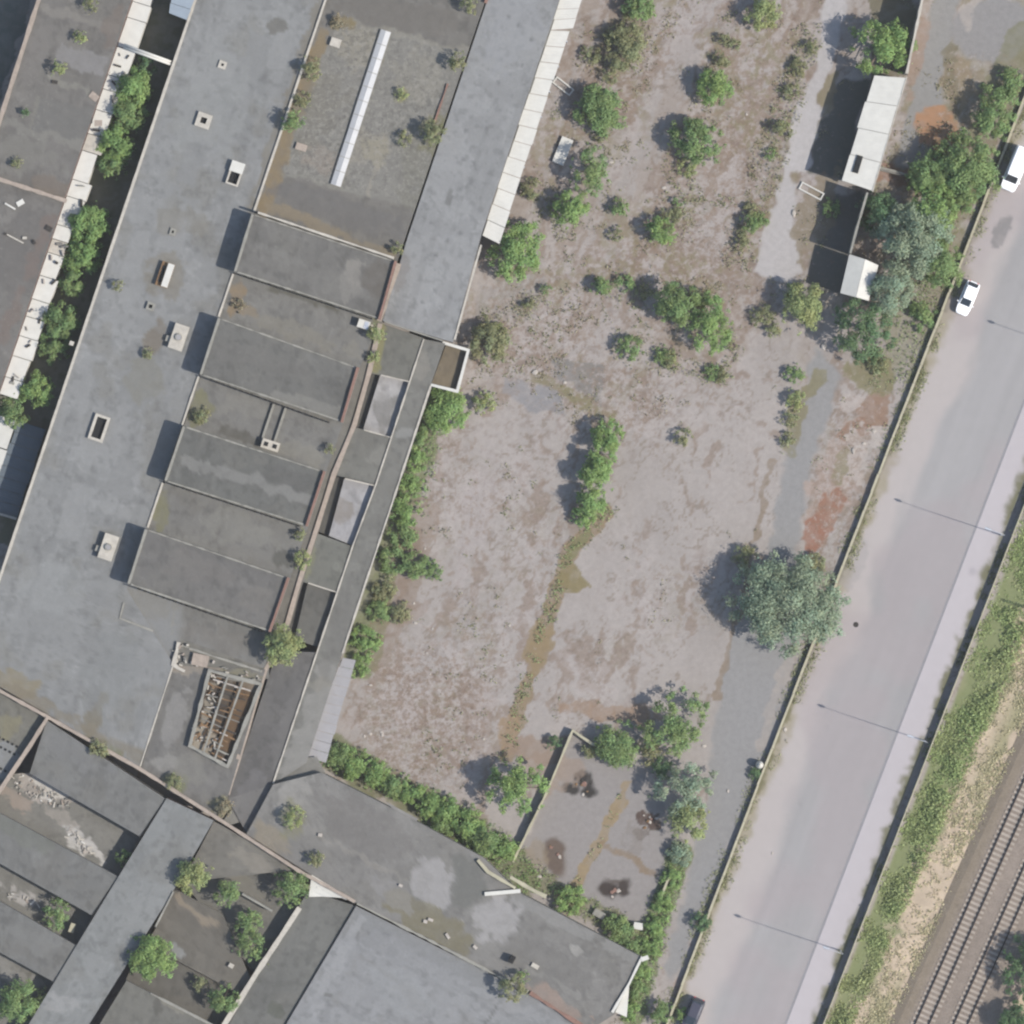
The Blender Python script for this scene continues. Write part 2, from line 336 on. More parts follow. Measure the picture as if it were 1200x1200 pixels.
def ground_tone(X, Y):
    C = np.tile(fr((171, 164, 162)), (len(X), 1))
    n0 = N(X, Y, 120, 11, 4); n1 = N(X, Y, 34, 21, 4, R(108), 1.7); n2 = N(X, Y, 13, 31, 4); n3 = N(X, Y, 6, 41, 3)
    C *= (1+(n0-.5)*.10+(n1-.5)*.14)[:, None]
    D = np.zeros(len(X), np.float32)
    for cx, cy, rx, ry, a, k in [(790, 200, 190, 260, 0, .75), (630, 380, 90, 90, 0, .8), (560, 560, 90, 130, 15, .62), (620, 640, 60, 120, 10, .55), (500, 840, 90, 100, 0, .95),
            (560, 760, 80, 70, 0, .6), (770, 680, 70, 90, 0, .6), (700, 780, 60, 70, 0, .45), (840, 660, 60, 110, 0, .5), (860, 430, 60, 90, 15, .5), (720, 470, 90, 60, 0, .75), (1090, 200, 90, 250, 15, .6), (900, 100, 60, 170, 10, .7), (985, 560, 50, 140, 15, .7)]:
        D = np.maximum(D, m_blob(X, Y, cx, cy, rx, ry, a, .6)*k)
    for cx, cy, rx, ry, a, k in [(770, 150, 22, 130, 22, .65), (700, 220, 14, 70, 20, .5), (815, 600, 95, 55, 0, .85), (690, 700, 40, 50, 0, .7), (830, 790, 40, 50, 0, .8), (900, 420, 30, 60, 15, .6), (640, 25, 20, 60, 20, .5), (580, 520, 30, 30, 0, .4)]:
        D *= 1-m_blob(X, Y, cx, cy, rx, ry, a, .6)*k
    wx = X+(N(X, Y, 18, 45, 3)-.5)*16; wy = Y+(N(X, Y, 18, 46, 3)-.5)*16; D1 = np.clip(D+.10, 0, 1); AN = R(108)
    lane = N(wx, wy, 13, 47, 3, AN, 5.0); top = sm(520, 330, Y)
    C += (fr((178, 169, 167))-C)*(sm(.55, .62, lane)*.75*top*D1)[:, None]
    C += (fr((150, 131, 116))-C)*(sm(.44, .36, lane)*.75*top*D1)[:, None]
    pat = .5*N(wx, wy, 9, 35, 4, AN, 1.7)+.5*N(wx, wy, 26, 36, 3, AN, 2.0); th = .82-D1*.34
    br = sm(th-.05, th+.05, pat)
    C += (fr((147, 131, 121))-C)*(br*.72)[:, None]
    lt = sm(.60, .68, N(wx, wy, 11, 81, 4, AN, 2.2)); C += (fr((182, 174, 173))-C)*(lt*.75*np.clip(D1*1.2, 0, 1))[:, None]
    V = 1-np.abs(N(wx, wy, 20, 51, 4, AN, 1.6)-.5)*2
    C += (fr((126, 106, 95))-C)*(sm(.90, .97, V)*.65*D1*sm(.3, .55, N(X, Y, 50, 71, 2)))[:, None]
    V = 1-np.abs(N(X, Y, 44, 53, 5)-.5)*2; C += (fr((132, 118, 106))-C)*(sm(.955, .99, V)*.55)[:, None]
    ol = sm(.55, .72, N(wx, wy, 40, 61, 4)*.7+D*.35)*D*sm(.35, .6, n3)
    C += (fr((136, 127, 98))-C)*(ol*(.3+.65*top))[:, None]
    dk = sm(.76, .86, N(X, Y, 6, 95, 2)); C += (fr((124, 106, 96))-C)*(dk*.45*D1)[:, None]
    # the railway side: verge, bank, dry grass
    far = sm(0, 6, (X-(1092-(Y-880)*.394)))
    C += (fr((136, 144, 104))-C)*far[:, None]
    C += (fr((150, 152, 118))-C)*(far*sm(.5, .75, N(X, Y, 34, 58, 3, R(111), 2))*.7)[:, None]
    tx = 1138-(Y-880)*.45
    tanm = sm(-8, 10, X-tx+(N(X, Y, 24, 55, 4)-.5)*44)*far
    C += (fr(TAN)*(0.86+.28*n2)[:, None]-C)*tanm[:, None]
    gs = sm(.5, .75, N(X, Y, 26, 57, 3, R(115), 3))*tanm*sm(6, 36, X-tx)
    C += (fr((150, 150, 112))-C)*(gs*.75)[:, None]
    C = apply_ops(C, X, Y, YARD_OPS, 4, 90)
    inside = (np.abs(X-600) < 900) & (np.abs(Y-600) < 900)
    C[~inside] = fr((130, 130, 112)); AL = np.clip(D*1.05+.12, 0, 1)*(1-far)
    for pg in (CONC, PATH_S, SLAB, [(934, 116), (966, 124), (948, 203), (918, 194)]): AL = AL*(1-.85*m_poly(X, Y, pg, 2))
    AL = AL*(1-.8*m_poly(X, Y, [(1110, -60), (1050, 190), (1085, 200), (1112, 60), (1230, 60), (1230, -60)], 3))
    return np.column_stack([C, AL*inside+.4*far*inside*0]), D, far, tanm
ax = np.concatenate([[-2500, -900, -400, -200, -120, -90, -76, -70], np.arange(-64, 64.01, .2), [70, 76, 90, 120, 200, 400, 900, 2500]]).astype(np.float32)
gx, gy = np.meshgrid(ax, ax); GX = gx.ravel()*10+600; GY = 600-gy.ravel()*10
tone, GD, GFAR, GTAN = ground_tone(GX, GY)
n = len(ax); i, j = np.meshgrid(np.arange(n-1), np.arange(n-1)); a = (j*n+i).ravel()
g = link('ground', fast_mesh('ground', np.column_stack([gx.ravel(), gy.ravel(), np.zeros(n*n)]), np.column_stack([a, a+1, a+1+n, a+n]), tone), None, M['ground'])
tag(g, 'cracked weathered yard asphalt with dry weeds and moss', kind='structure')

# ------------------------------------------------------------------ ROAD, PAVEMENT, RAILWAY
def xw(y): return 1184-(y-600)*.381       # pavement outer edge
def xr(y): return 1150-(y-600)*.383       # road right edge
def xt(y): return 1013-(y-598)*.390       # boundary wall line
def road_tone(X, Y):
    C = np.tile(fr((170, 168, 171)), (len(X), 1)); t = (X-xt(Y))/(xr(Y)-xt(Y))
    A = R(111)
    n = N(X, Y, 9, 301, 3, A, 14); n2 = N(X, Y, 60, 311, 4, A, 2.5)
    n9 = N(X, Y, 25, 305, 3, A, 9); C *= (1+(n-.5)*.09+(n2-.5)*.09+(n9-.5)*.06)[:, None]
    cr = np.exp(-((N(X, Y, 45, 307, 4)-.5)/.006)**2)*sm(.45, .7, N(X, Y, 150, 309, 2)); C *= (1-.10*cr)[:, None]
    dust = 1-sm(.26, .46, t+(N(X, Y, 40, 321, 4, A, 2.0)-.5)*.22); C += (fr((194, 186, 186))-C)*(dust*.85)[:, None]
    dust = 1-sm(.05, .13, t+(N(X, Y, 16, 331, 3)-.5)*.10); C += (fr((166, 158, 140))-C)*(dust*.9)[:, None]
    dust = 1-sm(.02, .05, t+(N(X, Y, 12, 341, 3)-.5)*.07); C += (fr((122, 118, 90))-C)*(dust*.9)[:, None]
    pk = sm(.55, .8, N(X, Y, 110, 351, 3)); C += (fr((176, 166, 170))-C)*(pk*.5)[:, None]
    return apply_ops(C, X, Y, [(('b', 1175, 270, 9, 20, 20), (138, 136, 138), .8, .2), (('b', 1000, 660, 12, 30, 20), (160, 156, 158), .4, .2), (('b', 1155, 670, 6, 6), (176, 172, 176), .5, 0),
       (('b', 1180, 620, 6, 22, 20), (176, 172, 176), .3, .4)], 3, 99)
ys = (-130, 600, 1330)
quads = [[(xt(a)+2, a), (xr(a), a), (xr(b), b), (xt(b)+2, b)] for a, b in zip(ys, ys[1:])]
tag(sheet('road', quads, .015, road_tone, 'road', res=3), 'wide grey asphalt road with a dusty shoulder', kind='structure')
def pave_tone(X, Y):
    C = np.tile(fr((198, 192, 198)), (len(X), 1)); C *= (1+(N(X, Y, 50, 361, 4, R(111), 3)-.5)*.06)[:, None]
    e = sm(-9, 1, X-xw(Y)+(N(X, Y, 12, 371, 3)-.5)*11); C += (fr((120, 118, 92))-C)*(e*.95)[:, None]
    return apply_ops(C, X, Y, [(('b', 1139, 670, 5, 5), (180, 174, 182), .8, 0)], 2, 98)
pv = sheet('pavement', [[(xr(a)+1.6, a), (xw(a)+2, a), (xw(b)+2, b), (xr(b)+1.6, b)] for a, b in zip(ys, ys[1:])], .125, pave_tone, 'road', res=3)
tag(pv, 'pale concrete pavement along the railway side of the road', kind='structure')
MB().add([W((xr(-130)-1.4, -130), .012), W((xr(-130)+1.7, -130), .128), W((xr(1330)+1.7, 1330), .128), W((xr(1330)-1.4, 1330), .012)], [(3, 2, 1, 0)]).build('kerb', mat_plain('kerb', (192, 187, 190), .9, .06, 2), pv)
MB().prism([(xw(-130)+2, -130), (xw(-130)+3, -130), (xw(1330)+3, 1330), (xw(1330)+2, 1330)], -.05, .118).build('edging', 'dim', pv)

RD = np.array((-.408, .913)); RP = np.array((.913, .408))
def bal_tone(X, Y):
    C = np.tile(fr((153, 141, 133)), (len(X), 1)); C *= (1+(N(X, Y, 30, 401, 4, R(114), 3)-.5)*.16)[:, None]
    k = sm(-14, 0, -(X-(1064+(1184-Y)*.447))); C += (fr((140, 128, 112))-C)*(k*.7)[:, None]; return C
def on(p, d, k=0): return (p[0]+RD[0]*d+RP[0]*k, p[1]+RD[1]*d+RP[1]*k)
B0 = (1147.5, 1050)      # a point on the axis of the near track
bal = sheet('ballast', [[on(B0, -700, -26), on(B0, -700, 78), on(B0, 220, 78), on(B0, 220, -26)],
   [on(B0, -700, -36), on(B0, -700, -26), on(B0, 220, -26), on(B0, 220, -36)], [on(B0, -700, 78), on(B0, -700, 92), on(B0, 220, 92), on(B0, 220, 78)]],
   [.22, [.01, .22, .22, .01], [.22, .01, .01, .22]], bal_tone, 'gravel', res=3)
tag(bal, 'brown-grey stone ballast bed under the railway tracks', kind='structure')
def track(off, label):
    c = on(B0, 0, off); t = thing('railway_track', label, 'railway track', W(c, .22)); o = W(c, .22); g7 = 7.5
    for s in (-1, 1):
        m = MB(o)
        for wd, z0, z1 in ((1.5, .30, .325), (.5, .325, .43), (.95, .43, .475)):
            a, b = on(c, -640, s*g7), on(c, 200, s*g7); h = RP*wd/2
            m.prism([a-h, a+h, b+h, b-h], z0, z1, True, True)
        m.build('rail', 'rail', t)
    me = MB(); p = RP*13; q = RD*1.25
    # one sleeper: long trapezoid block with sunken middle
    me = MB(W((600, 600))); z = [(-13, .10), (-5, .10), (-3, .07), (3, .07), (5, .10), (13, .10)]
    vs = []; fs = []
    for k, zt in z:
        for sgn, zz in ((-1.7, -.12), (-1.35, zt), (1.35, zt), (1.7, -.12)):
            pt = np.array((600, 600))+RP*k+RD*sgn; vs.append(W(pt, zz))
    for i in range(5):
        for k in range(3): fs.append((4*i+k, 4*i+k+1, 4*i+5+k, 4*i+4+k))
    fs += [(3, 2, 1, 0), (20, 21, 22, 23)]
    me.add(vs, fs); mesh = me.mesh('sleeper'); mesh.materials.append(M['sleeper'])
    k = 0; d = -330
    while d < 190:
        o2 = link('sleeper', mesh, t); x, y, _ = W(on(c, d)); o2.location = (x-o[0], y-o[1], -.02); d += 6.3
    return t
track(0, 'railway track on concrete sleepers, next to the dry grass strip')
track(41.5, 'railway track on concrete sleepers, farther from the road')

# ------------------------------------------------------------------ BUILDINGS
_z = [0]
def cop(parent, pts, wd, z0, z1, mat, name='parapet', closed=False, **kw):
    _z[0] += 1; return MB().ribbon(pts, wd, z0, z1+.003*(_z[0] % 5), closed, seed=_z[0], **kw).build(name, mat, parent)
def walls(parent, pts, z0, z1, mat='render', name='wall'): return MB().prism(pts, z0, z1, False).build(name, mat, parent)
def lx1(y): return 383-.337*y            # seam between the long roof and the sheds
def lw(y): return 231-.338*y             # alley edge of the long roof
def felt(base, outline_list, seed):     # subtle roofing repairs: (cx, cy, l, w, ang, tone shift)
    out = []
    for cx, cy, l, wd, ang, k in outline_list:
        a = np.array((math.cos(R(ang)), math.sin(R(ang)))); b = np.array((-a[1], a[0])); c = np.array((cx, cy))
        P = [tuple(c+a*i*l/2+b*j*wd/2) for i, j in ((-1, -1), (1, -1), (1, 1), (-1, 1))]
        out.append((('p', P, 1.2), tuple(v+k for v in base), .8, 0))
        out.append((('l', P+[P[0]], 1.0, 1.0), tuple(v-16 for v in base), .35, .4))
    return out
def box_thing(parent, name, cx, cy, l, wd, ang, z0, z1, mat): return MB().rect(cx, cy, l, wd, ang, z0, z1).build(name, mat, parent)
def hatch(parent, cx, cy, l, wd, z, h=.45, ang=108.7, frame='pale', lid=0, rim=2.6):
    """open roof hatch: kerb frame, black well, optional lid over the first part of its length"""
    a = np.array((math.cos(R(ang)), math.sin(R(ang)))); b = np.array((-a[1], a[0])); c = np.array((cx, cy))
    P = [c+a*i*(l-rim)/2+b*j*(wd-rim)/2 for i, j in ((-1, -1), (1, -1), (1, 1), (-1, 1))]
    h_ = MB().ribbon(P, rim, z-.1, z+h, True, jw=.1).build('roof_hatch', frame, parent)
    MB().prism([c+a*i*(l-rim)/2+b*j*(wd-rim)/2 for i, j in ((-1, -1), (-1, 1), (1, 1), (1, -1))], z+.002, z+.03).build('well', 'dark', h_)
    if lid:
        q = c-a*(l/2)*(1-lid); MB().rect(q[0], q[1], l*lid, wd+1, ang, z+h+.03, z+h+.12).build('lid', 'white', h_)
    return h_

# --- 1 long factory hall with four raised sheds
ZC, ZS, ZV = 4.6, 6.75, 4.35
hall = thing('factory_hall', 'long factory hall with flat grey felt roof and four raised roof sheds', 'building', W((200, 500)))
def P0(o, p, z=0): return p
hall.location = (0, 0, 0)
cb = (144, 145, 147)
c_ops = felt(cb, [(262, 78, 34, 26, 108, 5), (222, 200, 36, 24, 108, -5), (205, 275, 40, 30, 108, 4), (240, 150, 44, 30, 108, 3), (300, 70, 60, 30, 108, -3), (160, 300, 60, 26, 108, 4), (165, 445, 60, 34, 108, -7), (90, 600, 70, 30, 108, 5), (60, 720, 50, 40, 108, -4), (330, 60, 50, 24, 108, 4), (145, 560, 44, 26, 108, -4)], 1) + [
 (('b', 185, 395, 12, 22, 15), (122, 112, 100), .7, .3), (('b', 195, 325, 22, 26, 0), (130, 124, 114), .6, .4), (('b', 172, 445, 22, 26, 0), (130, 128, 120), .6, .3), (('b', 215, 262, 26, 14, 0), (132, 128, 120), .5, .4),
 (('b', 324, 33, 11, 9, 0), (112, 110, 106), .8, .3), (('b', 200, 520, 20, 50, 18), (138, 138, 138), .5, .5), (('b', 20, 800, 24, 14, 30), (140, 130, 108), .8, .4),
 (('l', [(lx1(0)-7, 0), (lx1(250)-6, 250)], 4, 3), (124, 116, 102), .6, .7), (('b', 110, 845, 10, 30, 20), (124, 116, 98), .7, .5), (('b', 120, 880, 24, 12, 30), (120, 120, 92), .8, .3),
 (('l', [(0, 800), (60, 830), (170, 890), (210, 915)], 6, 4), (130, 122, 108), .7, .5), (('b', 60, 690, 40, 30, 0), (152, 154, 156), .5, .4), (('b', 130, 790, 30, 50, 15), (136, 138, 140), .5, .3),
 (('l', [(40, 560), (16, 640)], 10, 8), (150, 152, 154), .4, .4), (('b', 250, 120, 40, 60, 18), (150, 152, 153), .5, .5), (('b', 330, 170, 14, 50, 18), (134, 132, 128), .5, .5)]
qc = [[(lw(-70), -70), (lx1(-70), -70), (lx1(250), 250), (lw(250), 250)], [(lw(250), 250), (lx1(250), 250), (lx1(690), 690), (lw(690), 690)],
      [(lw(690), 690), (lx1(690), 690), (205, 778), (0, 803)], [(0, 803), (205, 778), (166, 899), (56, 835)]]
qc[2][0] = (lw(690), 690)
sheet('roof', qc, ZC, paint(cb, c_ops, .08, 2, 36, 108, 2.0, (126, 123, 116), .35, grit=.1), 'roof', hall, 3)
walls(hall, [(lw(-70), -70), (lx1(-70), -70), (lx1(690), 690), (205, 778), (166, 899), (56, 835), (0, 803), (lw(690), 690)], 0, ZC-.02)
cop(hall, [(lw(-70), -70), (lw(685), 685)], 3.2, ZC-.3, ZC+.22, 'pale')
cop(hall, [(lx1(-70), -70), (lx1(249), 249)], 2.6, ZC-.3, ZC+.2, 'pale')
for a, b in ((322, 372), (441, 499), (566, 618)): cop(hall, [(lx1(a), a), (lx1(b), b)], 2.4, ZC-.3, ZC+.16, 'pale')
cop(hall, [(147, 706), (142, 724), (181, 739)], 2.0, ZC-.1, ZC+.1, 'dim', jw=.4)
cop(hall, [(204, 780), (166, 897)], 1.8, ZC-.1, ZC+.06, 'pale', jw=.4)
SHEDS = [[(297, 252), (466, 308), (447, 376), (276, 320)], [(258, 373), (422, 432), (403, 496), (236, 440)], [(217, 499), (383, 553), (362, 617), (195, 564)], [(173, 619), (341, 677), (319, 740), (152, 684)]]
sbs = [(119, 117, 115), (112, 111, 109), (110, 110, 108), (115, 113, 112)]
for k, q in enumerate(SHEDS):
    ex = [[(('b', 415, 328, 12, 22, 10), (150, 146, 142), .7, .5), (('b', 330, 300, 30, 8, 20), (134, 132, 130), .5, .5), (('b', 445, 330, 18, 22, 0), (104, 98, 92), .6, .2), (('b', 375, 330, 60, 10, 20), (124, 122, 120), .5, .5)],
          [(('l', [(330, 465), (398, 488)], 6, 4), (140, 138, 134), .6, .6), (('b', 300, 420, 60, 12, 18), (118, 116, 114), .5, .3)],
          [(('l', [(220, 540), (300, 563), (370, 590)], 6, 5), (140, 139, 138), .7, .35), (('b', 340, 560, 30, 10, 18), (100, 99, 98), .5, .3)],
          [(('b', 230, 665, 40, 14, 18), (122, 118, 116), .5, .4), (('b', 300, 700, 20, 14, 18), (126, 122, 118), .5, .4)]][k]
    s = sheet('shed_roof', [q], ZS, paint(sbs[k], ex, .08, 10+k, 40, 18, 2.5, (126, 124, 120), .35), 'roof', hall, 2.5)
    walls(hall, q, 4.2, ZS-.02, 'render', 'shed_wall')
    qa = [np.array(p, float) for p in q]; e = (qa[1]-qa[0])/np.hypot(*(qa[1]-qa[0])); d = (qa[3]-qa[0])/np.hypot(*(qa[3]-qa[0]))
    cop(s, [qa[0]+e*1.2+d, qa[3]+e*1.2-d], 3.2, ZS-.2, ZS+.12, 'dim')
    cop(s, [qa[0]+d*1.0+e*4, qa[1]+d*1.0-e*5], 1.4, ZS-.1, ZS+.06, 'dim', jw=.7, step=5)
    cop(s, [qa[3]-d*1.0+e*4, qa[2]-d*1.0-e*5], 1.6, ZS-.1, ZS+.1, 'dim', jw=.6, step=5)
    cop(s, [qa[1]-e*1.5, qa[2]-e*1.5], 3, ZS-.2, ZS+.42, 'brick')
    # dark blocks standing in for the gutter gap along the lower edge
    rr = random.Random(k); t = 14
    L = np.hypot(*(qa[2]-qa[3]))
    while t < L-10:
        p = qa[3]+e*t+d*1.4; MB().rect(p[0], p[1], rr.uniform(2.5, 5), 1.5, 18, ZV, ZS-.35).build('gutter_gap', 'dark', s); t += rr.uniform(6, 9)
# valleys between the sheds
VAL = [[(276, 320), (447, 376), (422, 432), (258, 373)], [(236, 440), (403, 496), (383, 553), (217, 499)], [(195, 564), (362, 617), (341, 677), (173, 619)], [(152, 684), (319, 740), (312, 783), (142, 722)]]
vops = [[(('b', 278, 350, 9, 22, 15), (146, 128, 104), .85, .3), (('b', 292, 366, 16, 8, 20), (146, 130, 108), .7, .3), (('l', [(300, 372), (420, 415)], 7, 5), (140, 137, 130), .6, .6), (('b', 360, 352, 40, 5, 18), (92, 90, 80), .7, .5), (('b', 440, 390, 12, 14), (124, 124, 96), .8, .3)],
  [(('b', 236, 480, 12, 20, 15), (128, 126, 98), .8, .3), (('b', 285, 475, 30, 12, 18), (140, 138, 134), .5, .4), (('l', [(262, 505), (305, 520)], 5, 3), (92, 90, 84), .7, .4), (('b', 350, 530, 30, 10, 20), (142, 140, 134), .6, .5)],
  [(('b', 192, 596, 9, 24, 15), (128, 126, 100), .8, .4), (('l', [(262, 600), (250, 640)], 1.5, 1), (104, 102, 100), .7, 0), (('b', 280, 620, 40, 18, 18), (140, 139, 135), .5, .4), (('b', 334, 655, 13, 8, 15), (94, 94, 90), .8, .2)],  # last dark blob is a bush shadow painted into the roof tone
  [(('p', [(130, 670), (196, 690), (214, 712), (206, 790), (120, 760)], 6), (141, 142, 144), .9, 0), (('b', 175, 708, 26, 14, 18), (138, 136, 132), .6, .4), (('l', [(204, 720), (202, 745)], 1.4, 1), (148, 146, 140), .6, .3), (('b', 260, 750, 40, 12, 18), (122, 118, 114), .5, .4)]]
for k, q in enumerate(VAL):
    sheet('valley_roof', [q], ZV+.01*k, paint((130, 129, 128), vops[k], .06, 20+k, 40, 18, 2.0), 'roof', hall, 2.5)
cop(hall, [(436, 381), (437, 389)], 3, ZV, ZV+.1, 'pale')
# brick coping that steps down behind the sheds
# duct pair between second and third shed
for dx in (0, 14):
    MB().ribbon([(322+dx, 474+dx*.3), (307+dx, 519+dx*.3)], 2.6, ZV, ZV+.35, jw=.05).build('roof_duct', 'dim', hall)
u = box_thing(hall, 'ventilator', 318, 522, 21, 11, 18, ZV, ZV+.8, 'pale')
for dx in (-5, 5): MB().rect(318+dx, 522+dx*.3, 5, 5, 18, ZV+.8, ZV+.83).build('grille', 'dark', u)
u = box_thing(hall, 'air_unit', 427, 381, 14, 10, 18, ZV, ZV+.9, 'white'); MB().rect(430, 382, 5, 8, 18, ZV+.9, ZV+.93).build('grille', 'steel', u)
# roof fittings on the long roof
hatch(hall, 240, 143, 17, 17, ZC, .35, rim=5)
hatch(hall, 277, 205, 28, 15, ZC, .5, lid=.45, rim=2)
hatch(hall, 118, 502, 31, 18, ZC, .4, rim=3.2)
hatch(hall, 262, 78, 9, 9, ZC, .2, rim=3)
hatch(hall, 178, 360, 9, 9, ZC, .3, rim=2.4, frame='dim')
hatch(hall, 204, 273, 8, 7, ZC, .2, rim=2.4, frame='dim')
u = box_thing(hall, 'roof_lantern', 195, 323, 29, 15, 108.7, ZC-.05, ZC+.5, 'wood')
MB().rect(198.5, 324, 28, 7.5, 108.7, ZC+.5, ZC+.95).build('white_flap', 'white', u); MB().rect(191.5, 322, 20, 4, 108.7, ZC+.5, ZC+.52).build('well', 'dark', u)
for cx, cy in ((211, 396), (129, 641)):
    u = box_thing(hall, 'ventilation_unit', cx, cy, 30, 17, 108.7, ZC-.05, ZC+.75, 'pale')
    MB().tube(W((cx, cy), ZC+.75), W((cx, cy), ZC+.95), .42, .42, 14).build('fan_collar', 'dim', u); MB().tube(W((cx, cy), ZC+.951), W((cx, cy), ZC+.96), .3, .3, 12).build('fan', 'greysheet', u)
    MB().rect(cx-11, cy+2, 7, 8, 108.7, ZC-.05, ZC+.45).build('intake', 'dim', u)
MB().rect(86, 403, 5, 5, 108, ZC-.3, ZC+.3).build('downpipe_head', 'pale', hall)

# --- 2 court roof with gravel, upper middle
court = thing('court_roof_building', 'low flat roof covered in moss and gravel with a long white skylight strip', 'building')
ZF = 4.4
def gx1(y): return 572-.338*y-2
f_ops = [(('p', [(395, 28), (462, 38), (546, 62), (490, 240), (392, 222), (330, 205), (362, 110)], 3), (138, 136, 132), .9, .1), (('l', [(lx1(40)+10, 40), (lx1(250)+10, 250)], 8, 5), (140, 124, 98), .85, .3),
  (('b', 420, 60, 24, 26), (150, 144, 132), .7, .5), (('b', 430, 175, 24, 20), (150, 144, 134), .6, .5), (('b', 440, 180, 16, 16, 0), (152, 146, 130), .6, .4), (('b', 500, 190, 26, 50, 18), (124, 122, 114), .7, .4), (('b', 490, 90, 30, 30), (144, 140, 132), .6, .5),
  (('b', 375, 130, 24, 50, 18), (124, 120, 112), .6, .5), (('b', 380, 190, 26, 14), (146, 136, 128), .7, .4), (('l', [(400, 25), (460, 40), (545, 60)], 3, 2), (148, 144, 136), .6, .4), (('l', [(330, 204), (400, 222), (490, 245)], 2, 1.5), (140, 138, 132), .6, .5),
  (('b', 400, 248, 80, 16, 18), (112, 110, 110), .7, .3), (('l', [(318, 244), (400, 275), (460, 300)], 5, 4), (142, 130, 112), .8, .4), (('b', 470, 20, 70, 18, 10), (116, 112, 108), .8, .2), (('l', [(443, 190), (432, 228)], 2, 2), (156, 150, 140), .6, .3),
  (('b', 512, 160, 20, 26), (120, 118, 88), .7, .4), (('b', 470, 112, 10, 8), (150, 146, 100), .7, .3), (('b', 400, 30, 14, 8), (132, 118, 84), .8, .3)]
qf = [[(lx1(-70)+1, -70), (gx1(-70), -70), (gx1(100), 100), (lx1(100)+1, 100)], [(lx1(100)+1, 100), (gx1(100), 100), (466, 308), (298, 252)]]
sheet('roof', qf, ZF, paint((122, 119, 116), f_ops, .08, 31, 20, gp=[(395, 28), (462, 38), (546, 62), (490, 240), (392, 222), (330, 205), (362, 110)]), 'roof', court, 2.5)
walls(court, [(lx1(-70)+1, -70), (gx1(-70), -70), (466, 308), (298, 252)], 0, ZF-.02)
ks = MB().ribbon([(453, 38), (394, 219)], 13, ZF-.05, ZF+.25, step=30, jw=.02).build('skylight_kerb', 'dim', court)
a0, b0 = np.array((453., 38.)), np.array((394., 219.)); dd = (b0-a0)/np.hypot(*(b0-a0)); nn = np.array((-dd[1], dd[0])); L = np.hypot(*(b0-a0))
for k in range(11):
    s0, s1 = a0+dd*(k*L/11+.25), a0+dd*((k+1)*L/11-.35); m = MB(); rz = random.uniform(-.015, .015)
    m.add([W(s0+nn*6, ZF+.27), W(s0, ZF+.42+rz), W(s0-nn*6, ZF+.27), W(s1+nn*6, ZF+.27), W(s1, ZF+.42+rz), W(s1-nn*6, ZF+.27)], [(0, 1, 4, 3), (1, 2, 5, 4), (0, 2, 1), (3, 4, 5), (0, 3, 5, 2)])
    m.build('pane', 'pane', ks)
box_thing(court, 'roof_vent', 394, 52, 12, 10, 18, ZF, ZF+.4, 'pale'); box_thing(court, 'roof_vent', 354, 174, 13, 8, 18, ZF, ZF+.3, 'pink')
cop(court, [(gx1(-40)+1, -40), (gx1(6)+1, 6)], 4, ZF-.2, ZF+.4, 'brick')
cop(court, [(525, 100), (506, 156)], 2, ZF-.2, ZF+.2, 'brick', jw=.5)
cop(court, [(304, 251), (462, 304)], 2.2, ZF, ZS+.15, 'pale', jw=.4)

# --- 3 east wing with white canopy
ZG = 4.5
wing = thing('east_wing', 'flat blue-grey roofed wing edged by a long white canopy', 'building')
qg = [[(gx1(-70)+2, -70), (680, -70), (656, 0), (gx1(0)+2, 0)], [(gx1(0)+2, 0), (656, 0), (564, 277), (478, 280)], [(478, 280), (564, 277), (531, 402), (449, 377)]]
g_ops = [(('b', 470, 320, 8, 20, 15), (132, 128, 128), .6, .3), (('b', 526, 232, 4, 10, 15), (112, 112, 112), .7, .3), (('b', 600, 30, 30, 50, 18), (156, 158, 164), .4, .4)] + [(('b', x, y, 2.2, 2.2, 0, .4), (112, 112, 116), .7, 0) for x, y in
  ((611, 78), (622, 47), (585, 99), (570, 150), (548, 155), (595, 22), (543, 188), (555, 192), (525, 283), (510, 300), (540, 275), (495, 355), (505, 262), (606, 33))]
sheet('roof', qg, ZG, paint((153, 154, 157), g_ops, .035, 41, 60, 108, 3, (146, 146, 148), .2, 2), 'roof', wing, 2.5)
walls(wing, [(gx1(-70)+2, -70), (680, -70), (656, 0), (564, 277), (531, 402), (449, 377)], 0, ZG-.02)
cop(wing, [(564, 288), (533, 399)], 2.6, ZG-.3, ZG+.1, 'pale', jw=.3); cop(wing, [(468, 310), (445, 377)], 5.5, ZG-.3, ZG+.12, 'pink', jw=.2)
cop(wing, [(451, 378), (519, 400)], 1.6, ZG-.3, ZG+.08, 'dim')
def ribbed(parent, quad, z, n, name, mat, ribs=9, amp=.025, seed=0, split=.12):
    """row of n corrugated sheets along the NW-SW side of the quad"""
    rr = random.Random(seed); q = [np.array(p, float) for p in quad]; zz = z if hasattr(z, '__len__') else [z]*4
    for k in range(n):
        t0, t1 = (k+split*.15)/n, (k+1-split*.15)/n; dz = rr.uniform(-.008, .008); vs = []; fs = []; j = [rr.uniform(-.03, .03) for _ in '12']
        for i in range(ribs+1):
            t = t0+(t1-t0)*i/ribs; a = q[0]+(q[3]-q[0])*t; b = q[1]+(q[2]-q[1])*t
            za = zz[0]+(zz[3]-zz[0])*t; zb = zz[1]+(zz[2]-zz[1])*t; h = dz+(amp*.5 if i % 2 else 0)
            vs += [W(a+(b-a)*j[0], za+h), W(b+(b-a)*j[1], zb+h)]
            if i: fs.append((2*i-2, 2*i, 2*i+1, 2*i-1))
        MB().add(vs, fs).build(name, mat, parent)
can = cop(wing, [(657, 0), (567, 276)], 2.5, 3.0, 3.62, 'dim', 'canopy_beam')
